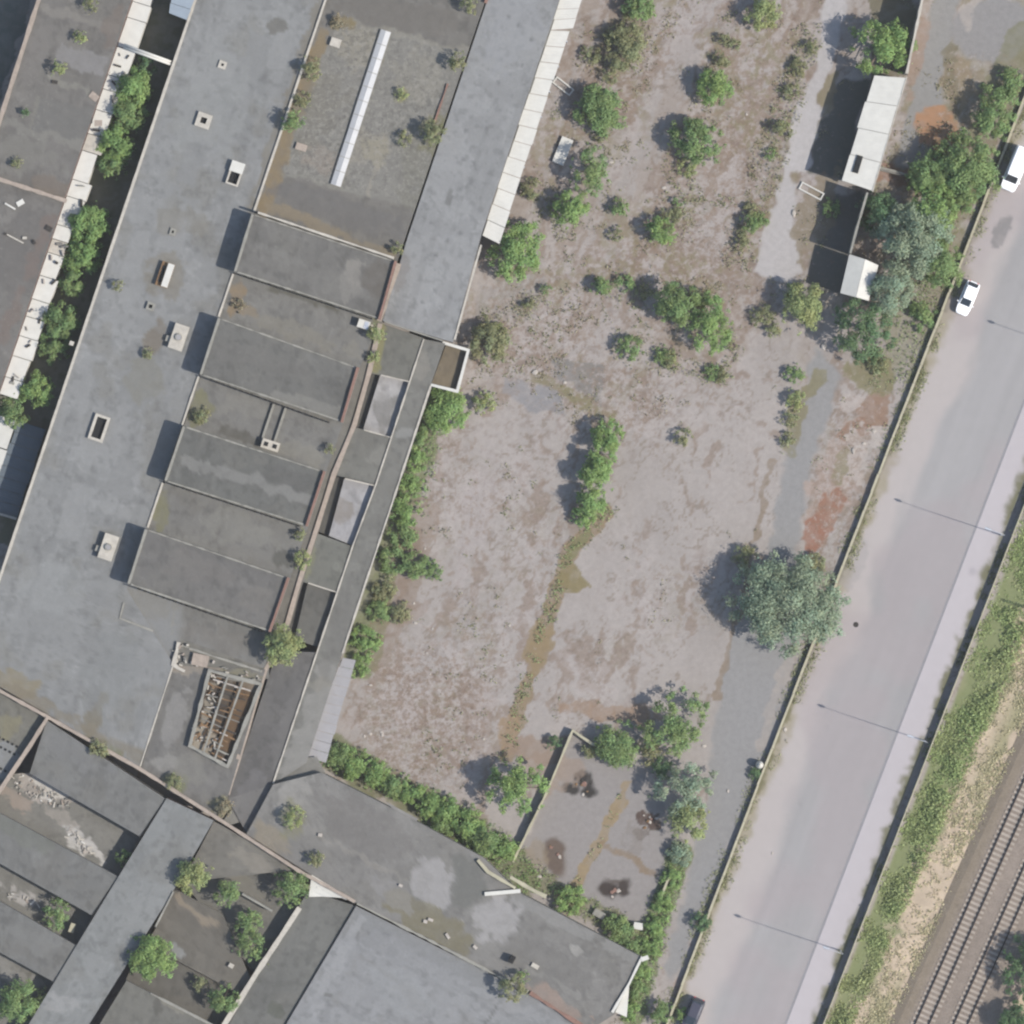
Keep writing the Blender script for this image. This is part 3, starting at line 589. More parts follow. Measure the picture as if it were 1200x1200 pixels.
ribbed(can, [(681, -70), (704, -70), (680, 0), (657, 0)], 3.7, 5, 'canopy_sheet', 'white', 8, .03, 3)
ribbed(can, [(657, 0), (682, 0), (671, 35), (645, 37)], 3.7, 3, 'canopy_sheet', 'white', 8, .03, 4)
ribbed(can, [(645, 37), (667, 38), (585, 287), (565, 277)], 3.7, 13, 'canopy_sheet', 'white', 8, .03, 5)
for k in range(9):
    p = np.array((664., 50.))+np.array((-80., 235.))*k/8; MB().rect(p[0], p[1], 1.5, 1.5, 18, 0, 3.6).build('canopy_post', 'steel', can)

# --- 4 low east range: cells, light wells, strip roof
rng = thing('east_range', 'low stepped range of grey and whitish flat roofs along the yard', 'building')
def cell(q, z, base, ops, seed, name='cell_roof', wall='render', z0=0):
    sheet(name, [q], z, paint(base, ops, .06, seed, 30), 'roof', rng, 2.5); walls(rng, q, z0, z-.02, wall, 'cell_wall')
ZI = 4.0
cell([(447, 379), (497, 397), (482, 449), (436, 438)], ZI, (120, 119, 114), [(('l', [(447, 385), (438, 430)], 7, 4), (136, 132, 96), .9, .2)], 51)
cell([(446, 440), (482, 449), (460, 513), (426, 504)], ZI-.5, (178, 176, 178), [(('p', [(438, 470), (470, 466), (452, 508), (445, 508)], 3), (132, 130, 129), .9, .1), (('b', 450, 470, 10, 8), (150, 148, 148), .6, .4)], 52)
cell([(417, 501), (460, 514), (441, 568), (394, 557)], ZI, (124, 123, 119), [(('b', 445, 535, 12, 10), (140, 138, 134), .6, .5)], 53)
cell([(404, 561), (441, 569), (416, 640), (386, 628)], ZI-.5, (180, 179, 184), [(('b', 402, 600, 12, 15), (142, 136, 132), .85, .2), (('b', 418, 566, 12, 8), (160, 158, 160), .5, .4)], 54)
cell([(370, 624), (416, 641), (397, 694), (354, 681)], ZI, (122, 122, 117), [(('b', 362, 650, 9, 24, 15), (136, 136, 110), .7, .3)], 55)
cell([(361, 684), (397, 695), (378, 760), (346, 748)], ZI-.5, (108, 107, 104), [], 56)
cell([(326, 762), (372, 764), (321, 918), (268, 935)], ZI, (108, 106, 106), [(('b', 340, 850, 12, 50, 15), (118, 116, 116), .6, .3), (('b', 300, 930, 22, 24, 15), (122, 120, 122), .6, .3)], 57)
cell([(268, 935), (321, 918), (310, 950), (290, 976)], ZI, (120, 118, 118), [], 58)
for q in ([(436, 438), (446, 440), (426, 504), (416, 500)], [(394, 557), (404, 560), (386, 628), (374, 623)], [(354, 681), (361, 684), (346, 748), (338, 742)]):
    sheet('well_floor', [q], 2.9, paint((96, 94, 90), [], .1, 59, 10), 'roof', rng, 3)
J = [(497, 398), (441, 568), (416, 640), (372, 765), (321, 918), (290, 976)]
JR = [(522, 403), (505, 452), (456, 602), (400, 770), (360, 893), (350, 925)]
qj = [[J[0], JR[0], JR[1], (481, 449)], [(481, 449), JR[1], JR[2], (430, 600)], [(430, 600), JR[2], JR[3], J[3]], [J[3], JR[3], JR[4], J[4]]]
sheet('strip_roof', qj, ZI+.02, paint((126, 125, 122), [(('b', 492, 430, 8, 18, 15), (146, 142, 136), .6, .4), (('b', 476, 508, 10, 6), (150, 150, 150), .6, .2), (('l', [(385, 790), (345, 900)], 14, 6), (152, 150, 148), .7, .5), (('b', 372, 800, 12, 8), (140, 136, 128), .6, .3), (('b', 395, 740, 9, 60, 15), (116, 114, 112), .5, .2)], .06, 61, 30, 108, 2), 'roof', rng, 2.5)
walls(rng, [J[0], JR[0], JR[1], JR[2], JR[3], JR[4], (321, 918), J[3], (430, 600)], 0, ZI)
cop(rng, [J[0], (441, 568), (414, 640), (372, 765), (321, 917)], 1.8, ZI-.2, ZI+.14, 'pale', jw=.35); cop(rng, [(505, 453), (456, 602), (430, 680), (402, 765)], 2.4, ZI-.2, ZI+.12, 'pale', jw=.35)
cop(rng, [(446, 380), (434, 434), (416, 498), (392, 556), (371, 622), (352, 680), (334, 744), (312, 785), (268, 930)], 5.2, ZI-.5, ZI+.42, 'pink', jw=.14, step=14)
for q in ([(447, 440), (481, 448)], [(427, 504), (459, 513)], [(405, 561), (439, 569)], [(362, 683), (396, 694)]): cop(rng, q, 1.3, ZI-.6, ZI+.08, 'pale', jw=.5)
# white-walled box at the corner
bxp = [(523, 404), (548, 411), (535, 458), (506, 450)]
sheet('box_roof', [bxp], 3.3, paint((128, 116, 98), [(('b', 540, 430, 6, 22, 15), (112, 96, 84), .7, .2)], .08, 63, 14), 'roof', rng, 2.5)  # darker blob by the right parapet is its shadow painted in
walls(rng, bxp, 0, 3.28, 'pale', 'box_wall'); cop(rng, [(519, 402), (549, 411), (536, 459), (504, 451)], 3.4, 2.9, 4.0, 'white', jw=.1)
c2 = cop(rng, [(402, 772), (362, 886)], 2, 2.8, 3.45, 'dim', 'canopy_beam'); ribbed(c2, [(402, 770), (418, 773), (382, 893), (358, 886)], 3.5, 11, 'canopy_sheet', 'greysheet', 8, .02, 8)

sheet('infill_roof', [[(434, 372), (449, 378), (336, 748), (310, 745)]], 4.22, paint((126, 122, 116), [], .08, 66), 'roof', rng, 3)
sheet('infill_roof', [[(140, 712), (318, 742), (316, 795), (196, 790)]], 4.36, paint((126, 124, 120), [(('p', [(120, 690), (214, 700), (206, 800), (120, 800)], 6), (141, 142, 144), .9, 0)], .06, 64), 'roof', rng, 3)
sheet('infill_roof', [[(318, 890), (372, 886), (395, 930), (255, 970)]], 3.85, paint((132, 130, 126), [], .06, 65), 'roof', rng, 3)
# --- 5 derelict end with stripped roof lantern
ZE = 4.45
ruin = thing('derelict_roof_section', 'derelict flat roof with a stripped lantern showing bare brown rafters', 'building')
qe = [[(205, 779), (312, 784), (268, 934), (167, 899)], [(167, 899), (268, 934), (262, 958), (200, 926)]]
sheet('roof', qe, ZE, paint((124, 122, 121), [(('b', 205, 845, 14, 34, 15), (150, 148, 148), .6, .5), (('b', 195, 890, 14, 14), (154, 152, 150), .6, .5), (('b', 262, 945, 18, 12), (140, 134, 106), .8, .4), (('b', 205, 915, 16, 10, 30), (120, 122, 96), .8, .3), (('b', 230, 780, 28, 8, 5), (158, 148, 138), .7, .5),
  (('b', 290, 790, 24, 6, 15), (136, 132, 112), .7, .4), (('b', 225, 900, 20, 18), (134, 132, 128), .6, .3)], .07, 71, 30), 'roof', ruin, 2.5)
walls(ruin, [(205, 779), (312, 784), (268, 934), (262, 958), (200, 926), (167, 899)], 0, ZE-.02)
LP = [(247, 785), (307, 801), (268, 897), (224, 873)]
ln = cop(ruin, LP, 4, ZE-.1, ZE+.6, 'dim', 'roof_lantern', True, jw=.35, jz=.06)
sheet('lantern_floor', [LP], ZE+.06, paint((84, 72, 62), [(('b', 240, 868, 14, 16), (168, 158, 144), .8, .3), (('b', 278, 835, 10, 50, 20), (128, 100, 70), .6, .5), (('b', 290, 800, 20, 8, 15), (140, 132, 122), .6, .5), (('l', [(252, 800), (232, 870)], 4, 3), (160, 152, 140), .8, .4)], .2, 72, 8), 'roof', ln, 2)
lq = [np.array(p, float) for p in LP]; rr = random.Random(5)
for k in range(15):
    t = (k+.6)/15.5; a = lq[0]+(lq[3]-lq[0])*t; b = lq[1]+(lq[2]-lq[1])*t; e = (b-a); s0 = .06+(.45 if .72 < t else 0)+rr.uniform(0, .1); s1 = .97-rr.uniform(0, .12)
    if k == 6: s0 = .5
    for _p in range(2 if rr.random() < .6 else 1):
        u0 = s0 if not _p else rr.uniform(.3, .6); u1 = s1 if not _p else min(.97, u0+rr.uniform(.15, .35)); u1 = u1 if rr.random() < .6 or _p else u0+(u1-u0)*rr.uniform(.4, .8)
        MB().ribbon([a+e*u0+rr.uniform(-1.6, 1.6), a+e*u1+rr.uniform(-1.6, 1.6)], rr.uniform(1.1, 2.0), ZE+.3+.07*_p, ZE+.42+.07*_p, step=40, jw=.1).build('rafter', rr.choice(['wood', 'wood', 'pit', 'render']) if .15 < t < .62 else rr.choice(['rubble', 'render', 'dim', 'wood']), ln)
for t in (.36, .66): MB().ribbon([lq[0]+(lq[1]-lq[0])*t, lq[3]+(lq[2]-lq[3])*t], 2.2, ZE+.5, ZE+.64, step=9, jw=.3, jz=.05).build('purlin', 'dim', ln)
for k in range(60):
    x, y = 222+rr.uniform(0, 26), 866+rr.uniform(-16, 14)
    if k > 22: t = rr.random(); x, y = lq[0]+(lq[3]-lq[0])*t+(lq[1]-lq[0])*rr.uniform(.05, .32)
    MB().rect(x+(6 if k <= 22 else 0), y, rr.uniform(2, 8), rr.uniform(.8, 2.4), rr.uniform(0, 180), ZE+.1, ZE+rr.uniform(.2, .4)).build('broken_board', rr.choice(['rubble', 'wood', 'pale']), ln)
for k in range(40):
    t = rr.random(); x, y = (212+rr.gauss(0, 6), 768+rr.gauss(0, 7)) if k < 16 else (215+t*92+rr.gauss(0, 2), 770+t*24+rr.gauss(0, 4))
    MB().rect(x, y, rr.uniform(1.5, 5), rr.uniform(1, 2.5), rr.uniform(0, 180), ZE-.2, ZE+rr.uniform(.1, .35)).build('broken_board', rr.choice(['rubble', 'pale', 'dim', 'render', 'pink']), ruin)
box_thing(ruin, 'pink_slab', 236, 773, 19, 14, 12, ZE, ZE+.35, 'pink')
cop(ruin, [(211, 752), (205, 778), (210, 782), (218, 786)], 4, ZE-.1, ZE+.3, 'pale', 'broken_kerb', jw=.5); cop(ruin, [(215, 756), (250, 768), (308, 786)], 2.5, ZE-.1, ZE+.25, 'dim', 'broken_kerb', jw=.6)

# --- 6 south range
ZL = 4.7
south = thing('south_range', 'weathered flat roof range with pale patches running behind the shrubbery', 'building')
ql = [[(321, 918), (377, 904), (417, 1056), (290, 976)], [(377, 904), (470, 951), (500, 1096), (417, 1056)], [(470, 951), (566, 1003), (619, 1158), (500, 1096)], [(566, 1003), (610, 1045), (690, 1205), (619, 1158)], [(610, 1045), (752, 1120), (719, 1187), (690, 1205)]]
l_ops = [(('b', 505, 1035, 22, 34, -20), (164, 162, 164), .85, .35), (('b', 580, 1075, 30, 26, 20), (168, 166, 168), .85, .4), (('p', [(530, 1000), (562, 1008), (572, 1045), (545, 1062), (530, 1058)], 3), (116, 116, 114), .95, 0), (('b', 505, 1080, 55, 20, 32), (124, 118, 98), .85, .35),
 (('b', 430, 970, 60, 28, 30), (122, 119, 118), .7, .3), (('l', [(372, 978), (440, 1010), (480, 1030)], 3, 2), (146, 142, 138), .6, .5), (('b', 345, 935, 16, 30, 15), (156, 154, 152), .7, .5), (('b', 320, 985, 20, 18, 30), (148, 138, 122), .7, .4), (('b', 460, 1045, 30, 12, 30), (148, 146, 148), .5, .5),
 (('l', [(600, 1050), (680, 1090), (740, 1122)], 6, 4), (148, 147, 147), .6, .5), (('b', 640, 1130, 60, 24, 30), (120, 118, 117), .7, .3), (('b', 675, 1112, 12, 4, 30), (168, 166, 164), .7, .3), (('b', 650, 1170, 40, 8, 32), (160, 140, 130), .7, .5), (('l', [(620, 1130), (680, 1165)], 3, 2), (150, 148, 146), .5, .5), (('b', 345, 960, 14, 22), (128, 126, 98), .6, .3)]
sheet('roof', ql, ZL, paint((134, 132, 131), l_ops, .08, 81, 30, grit=.25), 'roof', south, 2.5)
walls(south, [(321, 918), (377, 904), (470, 951), (566, 1003), (610, 1045), (752, 1120), (719, 1187), (690, 1205), (619, 1158), (500, 1096), (417, 1056), (290, 976)], 0, ZL-.02)
cop(south, [(-8, 803), (56, 838), (166, 900), (262, 961), (350, 1018), (417, 1055)], 4, ZC-.4, ZL+.35, 'pink', jw=.2); cop(south, [(419, 1057), (500, 1098), (619, 1160)], 3, ZL-.3, ZL+.12, 'dim', jw=.5)
cop(south, [(621, 1161), (688, 1204)], 4, ZL-.3, ZL+.15, 'brick', jw=.5); cop(south, [(752, 1119), (737, 1150), (717, 1184)], 3, ZL-.3, ZL+.25, 'white', jw=.2)
MB().prism([(737, 1152), (734, 1190), (716, 1182)], ZL-1.2, ZL-.4).build('white_sheet', 'white', south); box_thing(south, 'white_block', 755, 1121, 9, 5, -20, ZL-.3, ZL+.3, 'white')
box_thing(south, 'fallen_beam', 589, 1044, 42, 4.5, -5, ZL+.02, ZL+.35, 'white'); cop(south, [(560, 1006), (572, 1020), (604, 1039)], 3.5, ZL-.3, ZL+.4, 'cream', jw=.25)
cop(south, [(598, 1026), (622, 1040), (640, 1049)], 5, ZL-.3, ZL+.25, 'cream', jw=.3)
sheet('lower_eave', [[(452, 938), (490, 958), (488, 964), (466, 952)]], ZL-.4, paint((150, 149, 150), [], .06, 83), 'roof', south, 2.5); sheet('lower_eave', [[(523, 980), (562, 1002), (556, 1004), (523, 987)]], ZL-.4, paint((150, 149, 150), [], .06, 84), 'roof', south, 2.5)
rr = random.Random(8)
for x, y in ((499, 1078), (505, 1076), (525, 1095), (557, 1108), (376, 977), (470, 1036)): MB().rect(x, y, rr.uniform(4, 7), rr.uniform(3, 4), rr.uniform(0, 90), ZL, ZL+.25).build('loose_slab', 'rubble', south)
box_thing(south, 'chimney_stub', 600, 1122, 9, 6, 120, ZL, ZL+1.0, 'dark'); box_thing(south, 'roof_vent', 627, 1130, 9, 5, 30, ZL, ZL+.25, 'pale')

# --- 7 south-east hall and the sunken strip beside it
ZM = 4.45
seh = thing('south_hall', 'smooth blue-grey flat roof hall with a darker lower strip roof', 'building')
qm = [[(418, 1060), (620, 1162), (690, 1290), (282, 1290)], [(620, 1162), (690, 1207), (740, 1290), (690, 1290)]]
m_ops = [(('l', [(420, 1062), (520, 1115), (620, 1165)], 14, 6), (138, 139, 142), .8, .2), (('l', [(425, 1075), (372, 1165)], 5, 3), (160, 161, 165), .6, .2), (('l', [(425, 1120), (472, 1150)], 2.5, 2), (132, 132, 134), .8, .1), (('l', [(583, 1175), (568, 1200)], 1.2, 1), (110, 110, 112), .8, 0), (('b', 384, 1164, 5, 4, 0), (112, 112, 112), .8, .2), (('b', 470, 1160, 40, 20, 30), (154, 156, 160), .5, .3)]
sheet('roof', qm, ZM, paint((148, 149, 153), m_ops, .05, 91, 60, 30, 2, strip_ang=120), 'roof', seh, 2.5); walls(seh, [(418, 1060), (620, 1162), (690, 1207), (740, 1290), (282, 1290)], 0, ZM-.02)
qn = [[(362, 1042), (417, 1060), (281, 1290), (215, 1290)]]
sheet('strip_roof', qn, ZM-.32, paint((118, 118, 116), [(('b', 330, 1150, 30, 4, 0), (98, 98, 96), .6, .3), (('b', 365, 1115, 4, 18, 20), (98, 98, 96), .6, .3), (('b', 325, 1182, 9, 8), (92, 94, 86), .7, .2)], .06, 93, 40), 'roof', seh, 2.5)
walls(seh, [(362, 1042), (417, 1060), (281, 1290), (215, 1290)], 0, ZM-.34); cop(seh, [(352, 1062), (330, 1096), (302, 1138), (262, 1202), (210, 1285)], 6, ZM-1.8, ZM+.05, 'pale', jw=.14, step=12)
ribbed(seh, [(365, 1022), (414, 1052), (378, 1049), (362, 1050)], [ZM+.3, ZM+.3, ZM-.2, ZM-.2], 1, 'ribbed_edge', 'white', 3, .02, 2)
e0 = np.array((366., 1022.)); e1 = np.array((416., 1054.))
for k in range(7): p = e0+(e1-e0)*(k+.3)/7; q = e0+(e1-e0)*(k+.95)/7; o = np.array((-4., 13.))*(1-k/8); MB().prism([p, q, q+o*.8, p+o], ZM-.3, ZM+.12).build('edge_sheet', 'white', seh)

# --- 8 south-west sawtooth works
ZP, ZW, ZWV = 5.0, 4.8, 2.7
saw = thing('sawtooth_works', 'south-west works with a grey spine roof between raised shed roofs and sunken valleys', 'building')
pb = (140, 142, 144)
sheet('spine_roof', [[(197, 934), (252, 960), (200, 1050), (127, 1048)], [(127, 1048), (200, 1050), (48, 1290), (-20, 1290)]], ZP, paint(pb, [(('b', 75, 1175, 20, 10, 0), (160, 160, 162), .6, .4), (('b', 215, 960, 20, 16, 30), (130, 131, 132), .5, .3)], .05, 101, 40, 120, 3), 'roof', saw, 2.5)
walls(saw, [(197, 934), (252, 960), (48, 1290), (-20, 1290)], 0, ZP-.02, 'brick')
cop(saw, [(205, 1043), (184, 1084)], 2, ZP-.2, ZP+.15, 'dim')
WS = [[(57, 843), (196, 935), (166, 979), (37, 905)], [(-75, 910), (141, 1026), (110, 1071), (-75, 967)], [(-75, 1010), (93, 1107), (66, 1149), (-75, 1072)]]
for k, q in enumerate(WS):
    ex = [[(('b', 90, 880, 40, 14, 30), (132, 132, 134), .5, .4)], [(('b', 30, 970, 40, 14, 30), (116, 118, 112), .6, .3), (('b', 107, 1058, 6, 4, 30), (92, 92, 90), .7, .2)], [(('b', 40, 1100, 30, 12, 30), (130, 130, 130), .5, .3)]][k]
    s = sheet('shed_roof', [q], ZW, paint((122, 122, 122), ex, .06, 103+k, 34, 30, 2), 'roof', saw, 2.5); walls(saw, q, 0, ZW-.02, 'render', 'shed_wall')
    qa = [np.array(p, float) for p in q]; cop(s, [qa[1], qa[2]], 1.4, ZW-.2, ZW+.06, 'dark')  # dark strip along the spine roof draws its thin shadow line
VS = [[(37, 905), (166, 979), (141, 1026), (-75, 910)], [(-75, 967), (110, 1071), (93, 1107), (-75, 1010)], [(-75, 1072), (66, 1149), (-20, 1290), (-75, 1290)]]
vo = [[(('b', 50, 922, 44, 15, 28), (174, 166, 160), .9, .6), (('b', 62, 926, 20, 9, 28), (206, 202, 198), .9, .6), (('b', 95, 985, 26, 10, 40), (200, 197, 195), .9, .6), (('b', 72, 958, 20, 8, 35), (160, 154, 148), .8, .6), (('b', 20, 935, 20, 10, 30), (164, 150, 140), .7, .5)], [(('b', 25, 1050, 22, 9, 30), (184, 180, 178), .8, .6)], [(('b', 15, 1140, 30, 14, 30), (150, 148, 146), .6, .5)]]
for k, q in enumerate(VS): sheet('valley_roof', [q], ZWV+.01*k, paint((128, 126, 122), vo[k], .08, 107+k, 20), 'roof', saw, 2.5)
cop(saw, [(58, 840), (38, 872), (4, 922), (-20, 960)], 4.5, ZWV, ZW+.35, 'pink', jw=.2)
q9 = [(-75, 770), (-2, 806), (56, 840), (4, 920)]
sheet('west_roof', [[(-75, 770), (56, 840), (4, 920), (-75, 900)]], ZW-.5, paint((122, 120, 114), [(('b', 10, 850, 22, 14, 20), (138, 132, 108), .7, .4), (('b', 8, 890, 22, 20, 20), (146, 148, 152), .8, .2)], .06, 111, 26), 'roof', saw, 2.5)
walls(saw, [(-75, 770), (56, 840), (4, 920), (-75, 900)], 0, ZW-.52)
for r_, (ox, oy) in enumerate(((1, 863), (0, 872), (2, 897))):
    for k in range(5):
        x, y = ox+k*5.2-2*r_, oy+k*2.7
        if x+y*.61 < 567: MB().rect(x, y, 3, 2.6, 30, ZW-.5, ZW-.44).build('rooflight', 'dark', saw)
EQ = [([(252, 961), (300, 988), (346, 1018), (215, 1032)], 4.4, (124, 121, 116), 121, [(('b', 300, 1010, 30, 10, 30), (148, 142, 134), .6, .5)]), ([(215, 1032), (346, 1018), (356, 1052), (300, 1140)], 2.9, (118, 116, 112), 122, [(('b', 290, 1035, 30, 10, 30), (130, 126, 118), .6, .4)]),
      ([(205, 1040), (262, 1070), (295, 1146), (184, 1086)], 3.6, (112, 108, 102), 123, [(('l', [(212, 1052), (232, 1072), (258, 1085)], 3, 2), (150, 138, 124), .8, .2), (('b', 220, 1080, 20, 10, 30), (104, 100, 94), .6, .3)]), ([(184, 1086), (295, 1146), (285, 1165), (172, 1105)], 3.55, (114, 110, 104), 124, [(('b', 210, 1112, 10, 6, 30), (150, 152, 154), .8, .2)]),
      ([(168, 1105), (285, 1165), (256, 1204), (148, 1148)], 2.8, (104, 101, 96), 125, []), ([(150, 1147), (256, 1202), (205, 1290), (65, 1285)], 4.4, (118, 117, 113), 126, [(('l', [(200, 1170), (250, 1196)], 5, 3), (142, 138, 130), .7, .4), (('b', 185, 1175, 5, 12, 20), (92, 90, 86), .7, .3)])]
for q, z, b_, sd, op in EQ:
    sheet('lower_roof', [q], z, paint(b_, op, .07, sd, 22), 'roof', saw, 2.5); walls(saw, q, 0, z-.02, 'render', 'lower_wall')
cop(saw, [(285, 1046), (320, 1066)], 2.5, 2.8, 4.2, 'dim'); cop(saw, [(178, 1162), (254, 1201)], 2.5, 4.2, 4.55, 'dim', jw=.4)
box_thing(saw, 'yellowed_box', 86, 1086, 11, 6, 110, ZWV, ZWV+.9, 'cream'); box_thing(saw, 'roof_vent', 272, 1130, 6, 5, 30, 3.6, 4.0, 'pale')
rr = random.Random(12)
for k in range(110):
    t = rr.random()
    x, y = (15+t*70+rr.gauss(0, 3), 912+t*34+rr.gauss(0, 6)) if k < 66 else (80+t*26+rr.gauss(0, 3), 972+t*24+rr.gauss(0, 4)) if k < 95 else (10+t*40, 1046+t*14+rr.gauss(0, 3))
    MB().rect(x, y, rr.uniform(1, 6)*(1.4 if k % 9 == 0 else 1), rr.uniform(.7, 2.2), rr.uniform(0, 180), ZWV, ZWV+rr.uniform(.05, .22)).build('broken_board', rr.choice(['white', 'rubble', 'pale', 'pale', 'dim', 'pink', 'render']), saw)

# --- 9 old warehouse left, its platform, alley things
ZA = 4.4
ware = thing('old_warehouse', 'old warehouse with stained brown-grey roof and pinkish parapets across the alley', 'building')
def la(y): return 48-.322*y
def lb(y): return 157-.339*y
wa_ops = [(('p', [(72, 53), (130, 70), (122, 93), (66, 76)], 2), (142, 140, 142), .8, .1), (('p', [(50, 118), (112, 128), (98, 172), (40, 150)], 2), (116, 115, 114), .8, .1), (('l', [(52, 10), (140, 38)], 5, 2), (140, 136, 132), .7, .3), (('l', [(60, 92), (112, 112)], 4, 2), (142, 140, 134), .7, .4), (('l', [(5, 145), (95, 172)], 5, 3), (136, 134, 130), .7, .3), (('l', [(48, 118), (38, 150)], 3, 2), (134, 132, 126), .6, .3),
  (('b', 40, 60, 16, 40, 18), (130, 126, 124), .5, .5), (('b', 30, 185, 40, 20, 18), (132, 130, 126), .6, .5), (('b', 60, 220, 30, 10, 15), (124, 112, 102), .7, .3), (('b', 135, 35, 12, 24, 18), (122, 112, 106), .7, .3), (('b', 30, 300, 30, 50, 18), (110, 107, 106), .7, .3), (('l', [(60, 260), (35, 320), (8, 400)], 5, 4), (124, 110, 104), .6, .5)]
sheet('roof', [[(la(-70), -70), (lb(-70), -70), (lb(238), 238), (la(190), 190)], [(la(190), 190), (lb(238), 238), (lb(465), 465), (la(465), 465)]], ZA, paint((123, 120, 118), wa_ops, .07, 131, 30, grit=.25), 'roof', ware, 2.5)
walls(ware, [(la(-70), -70), (lb(-70), -70), (lb(465), 465), (la(465), 465)], 0, ZA-.02, 'brick'); cop(ware, [(la(-70), -70), (la(465), 465)], 5, ZA-.3, ZA+.25, 'pink', jw=.2); cop(ware, [(-70, 187), (0, 211), (80, 237)], 4.5, ZA-.3, ZA+.45, 'pink', jw=.2)
rr = random.Random(3)
for x, y, l, wd, a, m in ((26, 239, 9, 6, -30, 'white'), (14, 243, 14, 2, 30, 'white'), (20, 281, 22, 1.6, 28, 'pale'), (31, 280, 5, 3, 0, 'pale'), (42, 285, 5, 3, 60, 'pit'), (10, 276, 7, 3, 20, 'pit'), (112, 115, 11, 8, 40, 'pink'), (117, 146, 9, 7, 0, 'pink'), (66, 98, 7, 4, 10, 'pit'), (59, 269, 8, 6, 30, 'pit')):
    MB().rect(x, y, l, wd, a, ZA, ZA+rr.uniform(.1, .3)).build('loose_board', m, ware)
plat = thing('loading_platform', 'crumbling white concrete loading platform along the old warehouse', 'platform')
ZPL = 3.3
y = -70; rr = random.Random(21)
while y < 460:
    h = rr.uniform(16, 34); y2 = min(y+h, 462); wa, wb = rr.uniform(20, 23), rr.uniform(20, 23)
    if 110 < y < 150 or 165 < y < 185 or 240 < y < 300: wa -= 2; wb -= 3
    z = ZPL+rr.uniform(-.12, .12); p = [(lb(y)+.8, y+.4), (lb(y)+wa, y+.4+wa*.3), (lb(y2)+wb, y2-.4+wb*.3), (lb(y2)+.8, y2-.4)]
    MB().prism(p, 0, [z, z-.03, z-.05, z]).build('slab', rr.choice(['white', 'white', 'pale']), plat); y = y2
for k in range(26):
    y = rr.uniform(0, 455); x = lb(y)+rr.uniform(4, 20); MB().rect(x, y+5, rr.uniform(3, 9), rr.uniform(1, 3), rr.uniform(0, 180), ZPL, ZPL+rr.uniform(.2, .35)).build('rubble_piece', rr.choice(['dim', 'rubble', 'pit', 'render']), plat)
pb_ = thing('pipe_bridge', 'white pipe bridge spanning the dark alley', 'pipe bridge', W((150, 58), 0)); o = W((150, 58), 0)
for k in (-1.6, 1.6): MB(o).tube(W((147, 56+k), 4.7), W((202, 76+k), 4.5), .15, n=10).build('pipe', 'white', pb_, True)
for t in (.15, .5, .85): MB(o).rect(147+55*t, 56+20*t, 1.2, 6, 20, 4.2, 4.5).build('bracket', 'steel', pb_)
bs = thing('lean_to', 'pale blue metal lean-to at the top of the alley', 'shed')
ribbed(bs, [(206, -30), (240, -24), (220, 26), (200, 18)], [4.9, 5.2, 5.2, 4.9], 4, 'roof_sheet', 'blue', 8, .03, 6); MB().prism([(207, -28), (231, -24), (216, 23), (202, 17)], 0, 4.85, False).build('wall', 'render', bs)
wsd = thing('white_roofed_shed', 'shed with one white and one dark roof slope beside the long factory hall', 'shed')
ribbed(wsd, [(-16, 481), (21, 493), (-14, 597), (-52, 584)], [1.5, 1.6, 1.6, 1.5], 3, 'roof_sheet', 'white', 8, .01, 9); ribbed(wsd, [(21.5, 493), (54, 503), (20, 607), (-13.5, 597)], [1.6, 1.5, 1.5, 1.6], 8, 'roof_sheet', mat_plain('dark_blue_sheet', (104, 114, 124), .6, .06, 1.2), 8, .01, 10)
MB().prism([(-14, 483), (21, 494), (52, 504), (19, 605), (-13, 595), (-49, 583)], 0, [1.4, 1.5, 1.4, 1.4, 1.5, 1.4], False).build('wall', 'pale', wsd)
cop(wsd, [(-52, 585), (-14, 598), (20, 608)], 3, 1.0, 1.75, 'pale', 'gable_coping')

# --- 10 white roofed building, roofless walls and hut by the road
wb = thing('white_roofed_building', 'narrow building with bright white sheet roof and dark roof slot', 'building')
ribbed(wb, [(1023, 90), (1060, 93), (1020, 225), (985, 213)], [4.3, 4.5, 4.5, 4.3], 4, 'roof_sheet', 'white', 11, .02, 12, .05)
MB().prism([(1024, 92), (1058, 94), (1019, 222), (987, 212)], 0, [4.2, 4.4, 4.4, 4.2], False).build('wall', 'render', wb)
MB().rect(1003.5, 194, 21, 7, 107, 4.36, 4.52).build('roof_slot', 'dark', wb)
MB().ribbon([(1061, 92), (1021, 226)], 1.2, 4.1, 4.56, jw=.4, step=6).build('eave', 'pale', wb)
nw = thing('roofless_wall', 'tall pale freestanding wall beyond the white roofed building, partly under a tree', 'wall'); MB().ribbon([(1095, -60), (1080, -2), (1061, 88)], 3, 0, 4.2, jw=.25, jz=.12).build('wall', 'pale', nw)
MB().ribbon([(1041, -60), (1030, 0)], 3, 0, 2.0, jw=.25, jz=.12).build('side_wall', 'dim', nw)
sw_ = thing('roofless_wall', 'tall dark freestanding wall between the white roofed building and the white hut', 'wall'); MB().ribbon([(1015, 227), (1003, 268), (995, 298)], 2.6, 0, 4.6, jw=.2, jz=.15).build('wall', 'dim', sw_)
hut = thing('white_hut', 'small hut with pale grey-white pitched roof tucked under the trees', 'hut')
MB().prism([(996, 300), (1026, 310), (1014, 352), (985, 344)], 0, [4.0, 4.2, 4.2, 4.0], False).build('wall', 'pale', hut)
ribbed(hut, [(994, 298), (1012, 304), (1001, 350), (983, 345)], [4.0, 4.6, 4.6, 4.0], 1, 'roof_sheet', 'white', 8, .02, 13); ribbed(hut, [(1012.3, 304), (1028, 311), (1016, 354), (1001.3, 350)], [4.6, 4.2, 4.2, 4.6], 1, 'roof_sheet', 'white', 8, .02, 14)
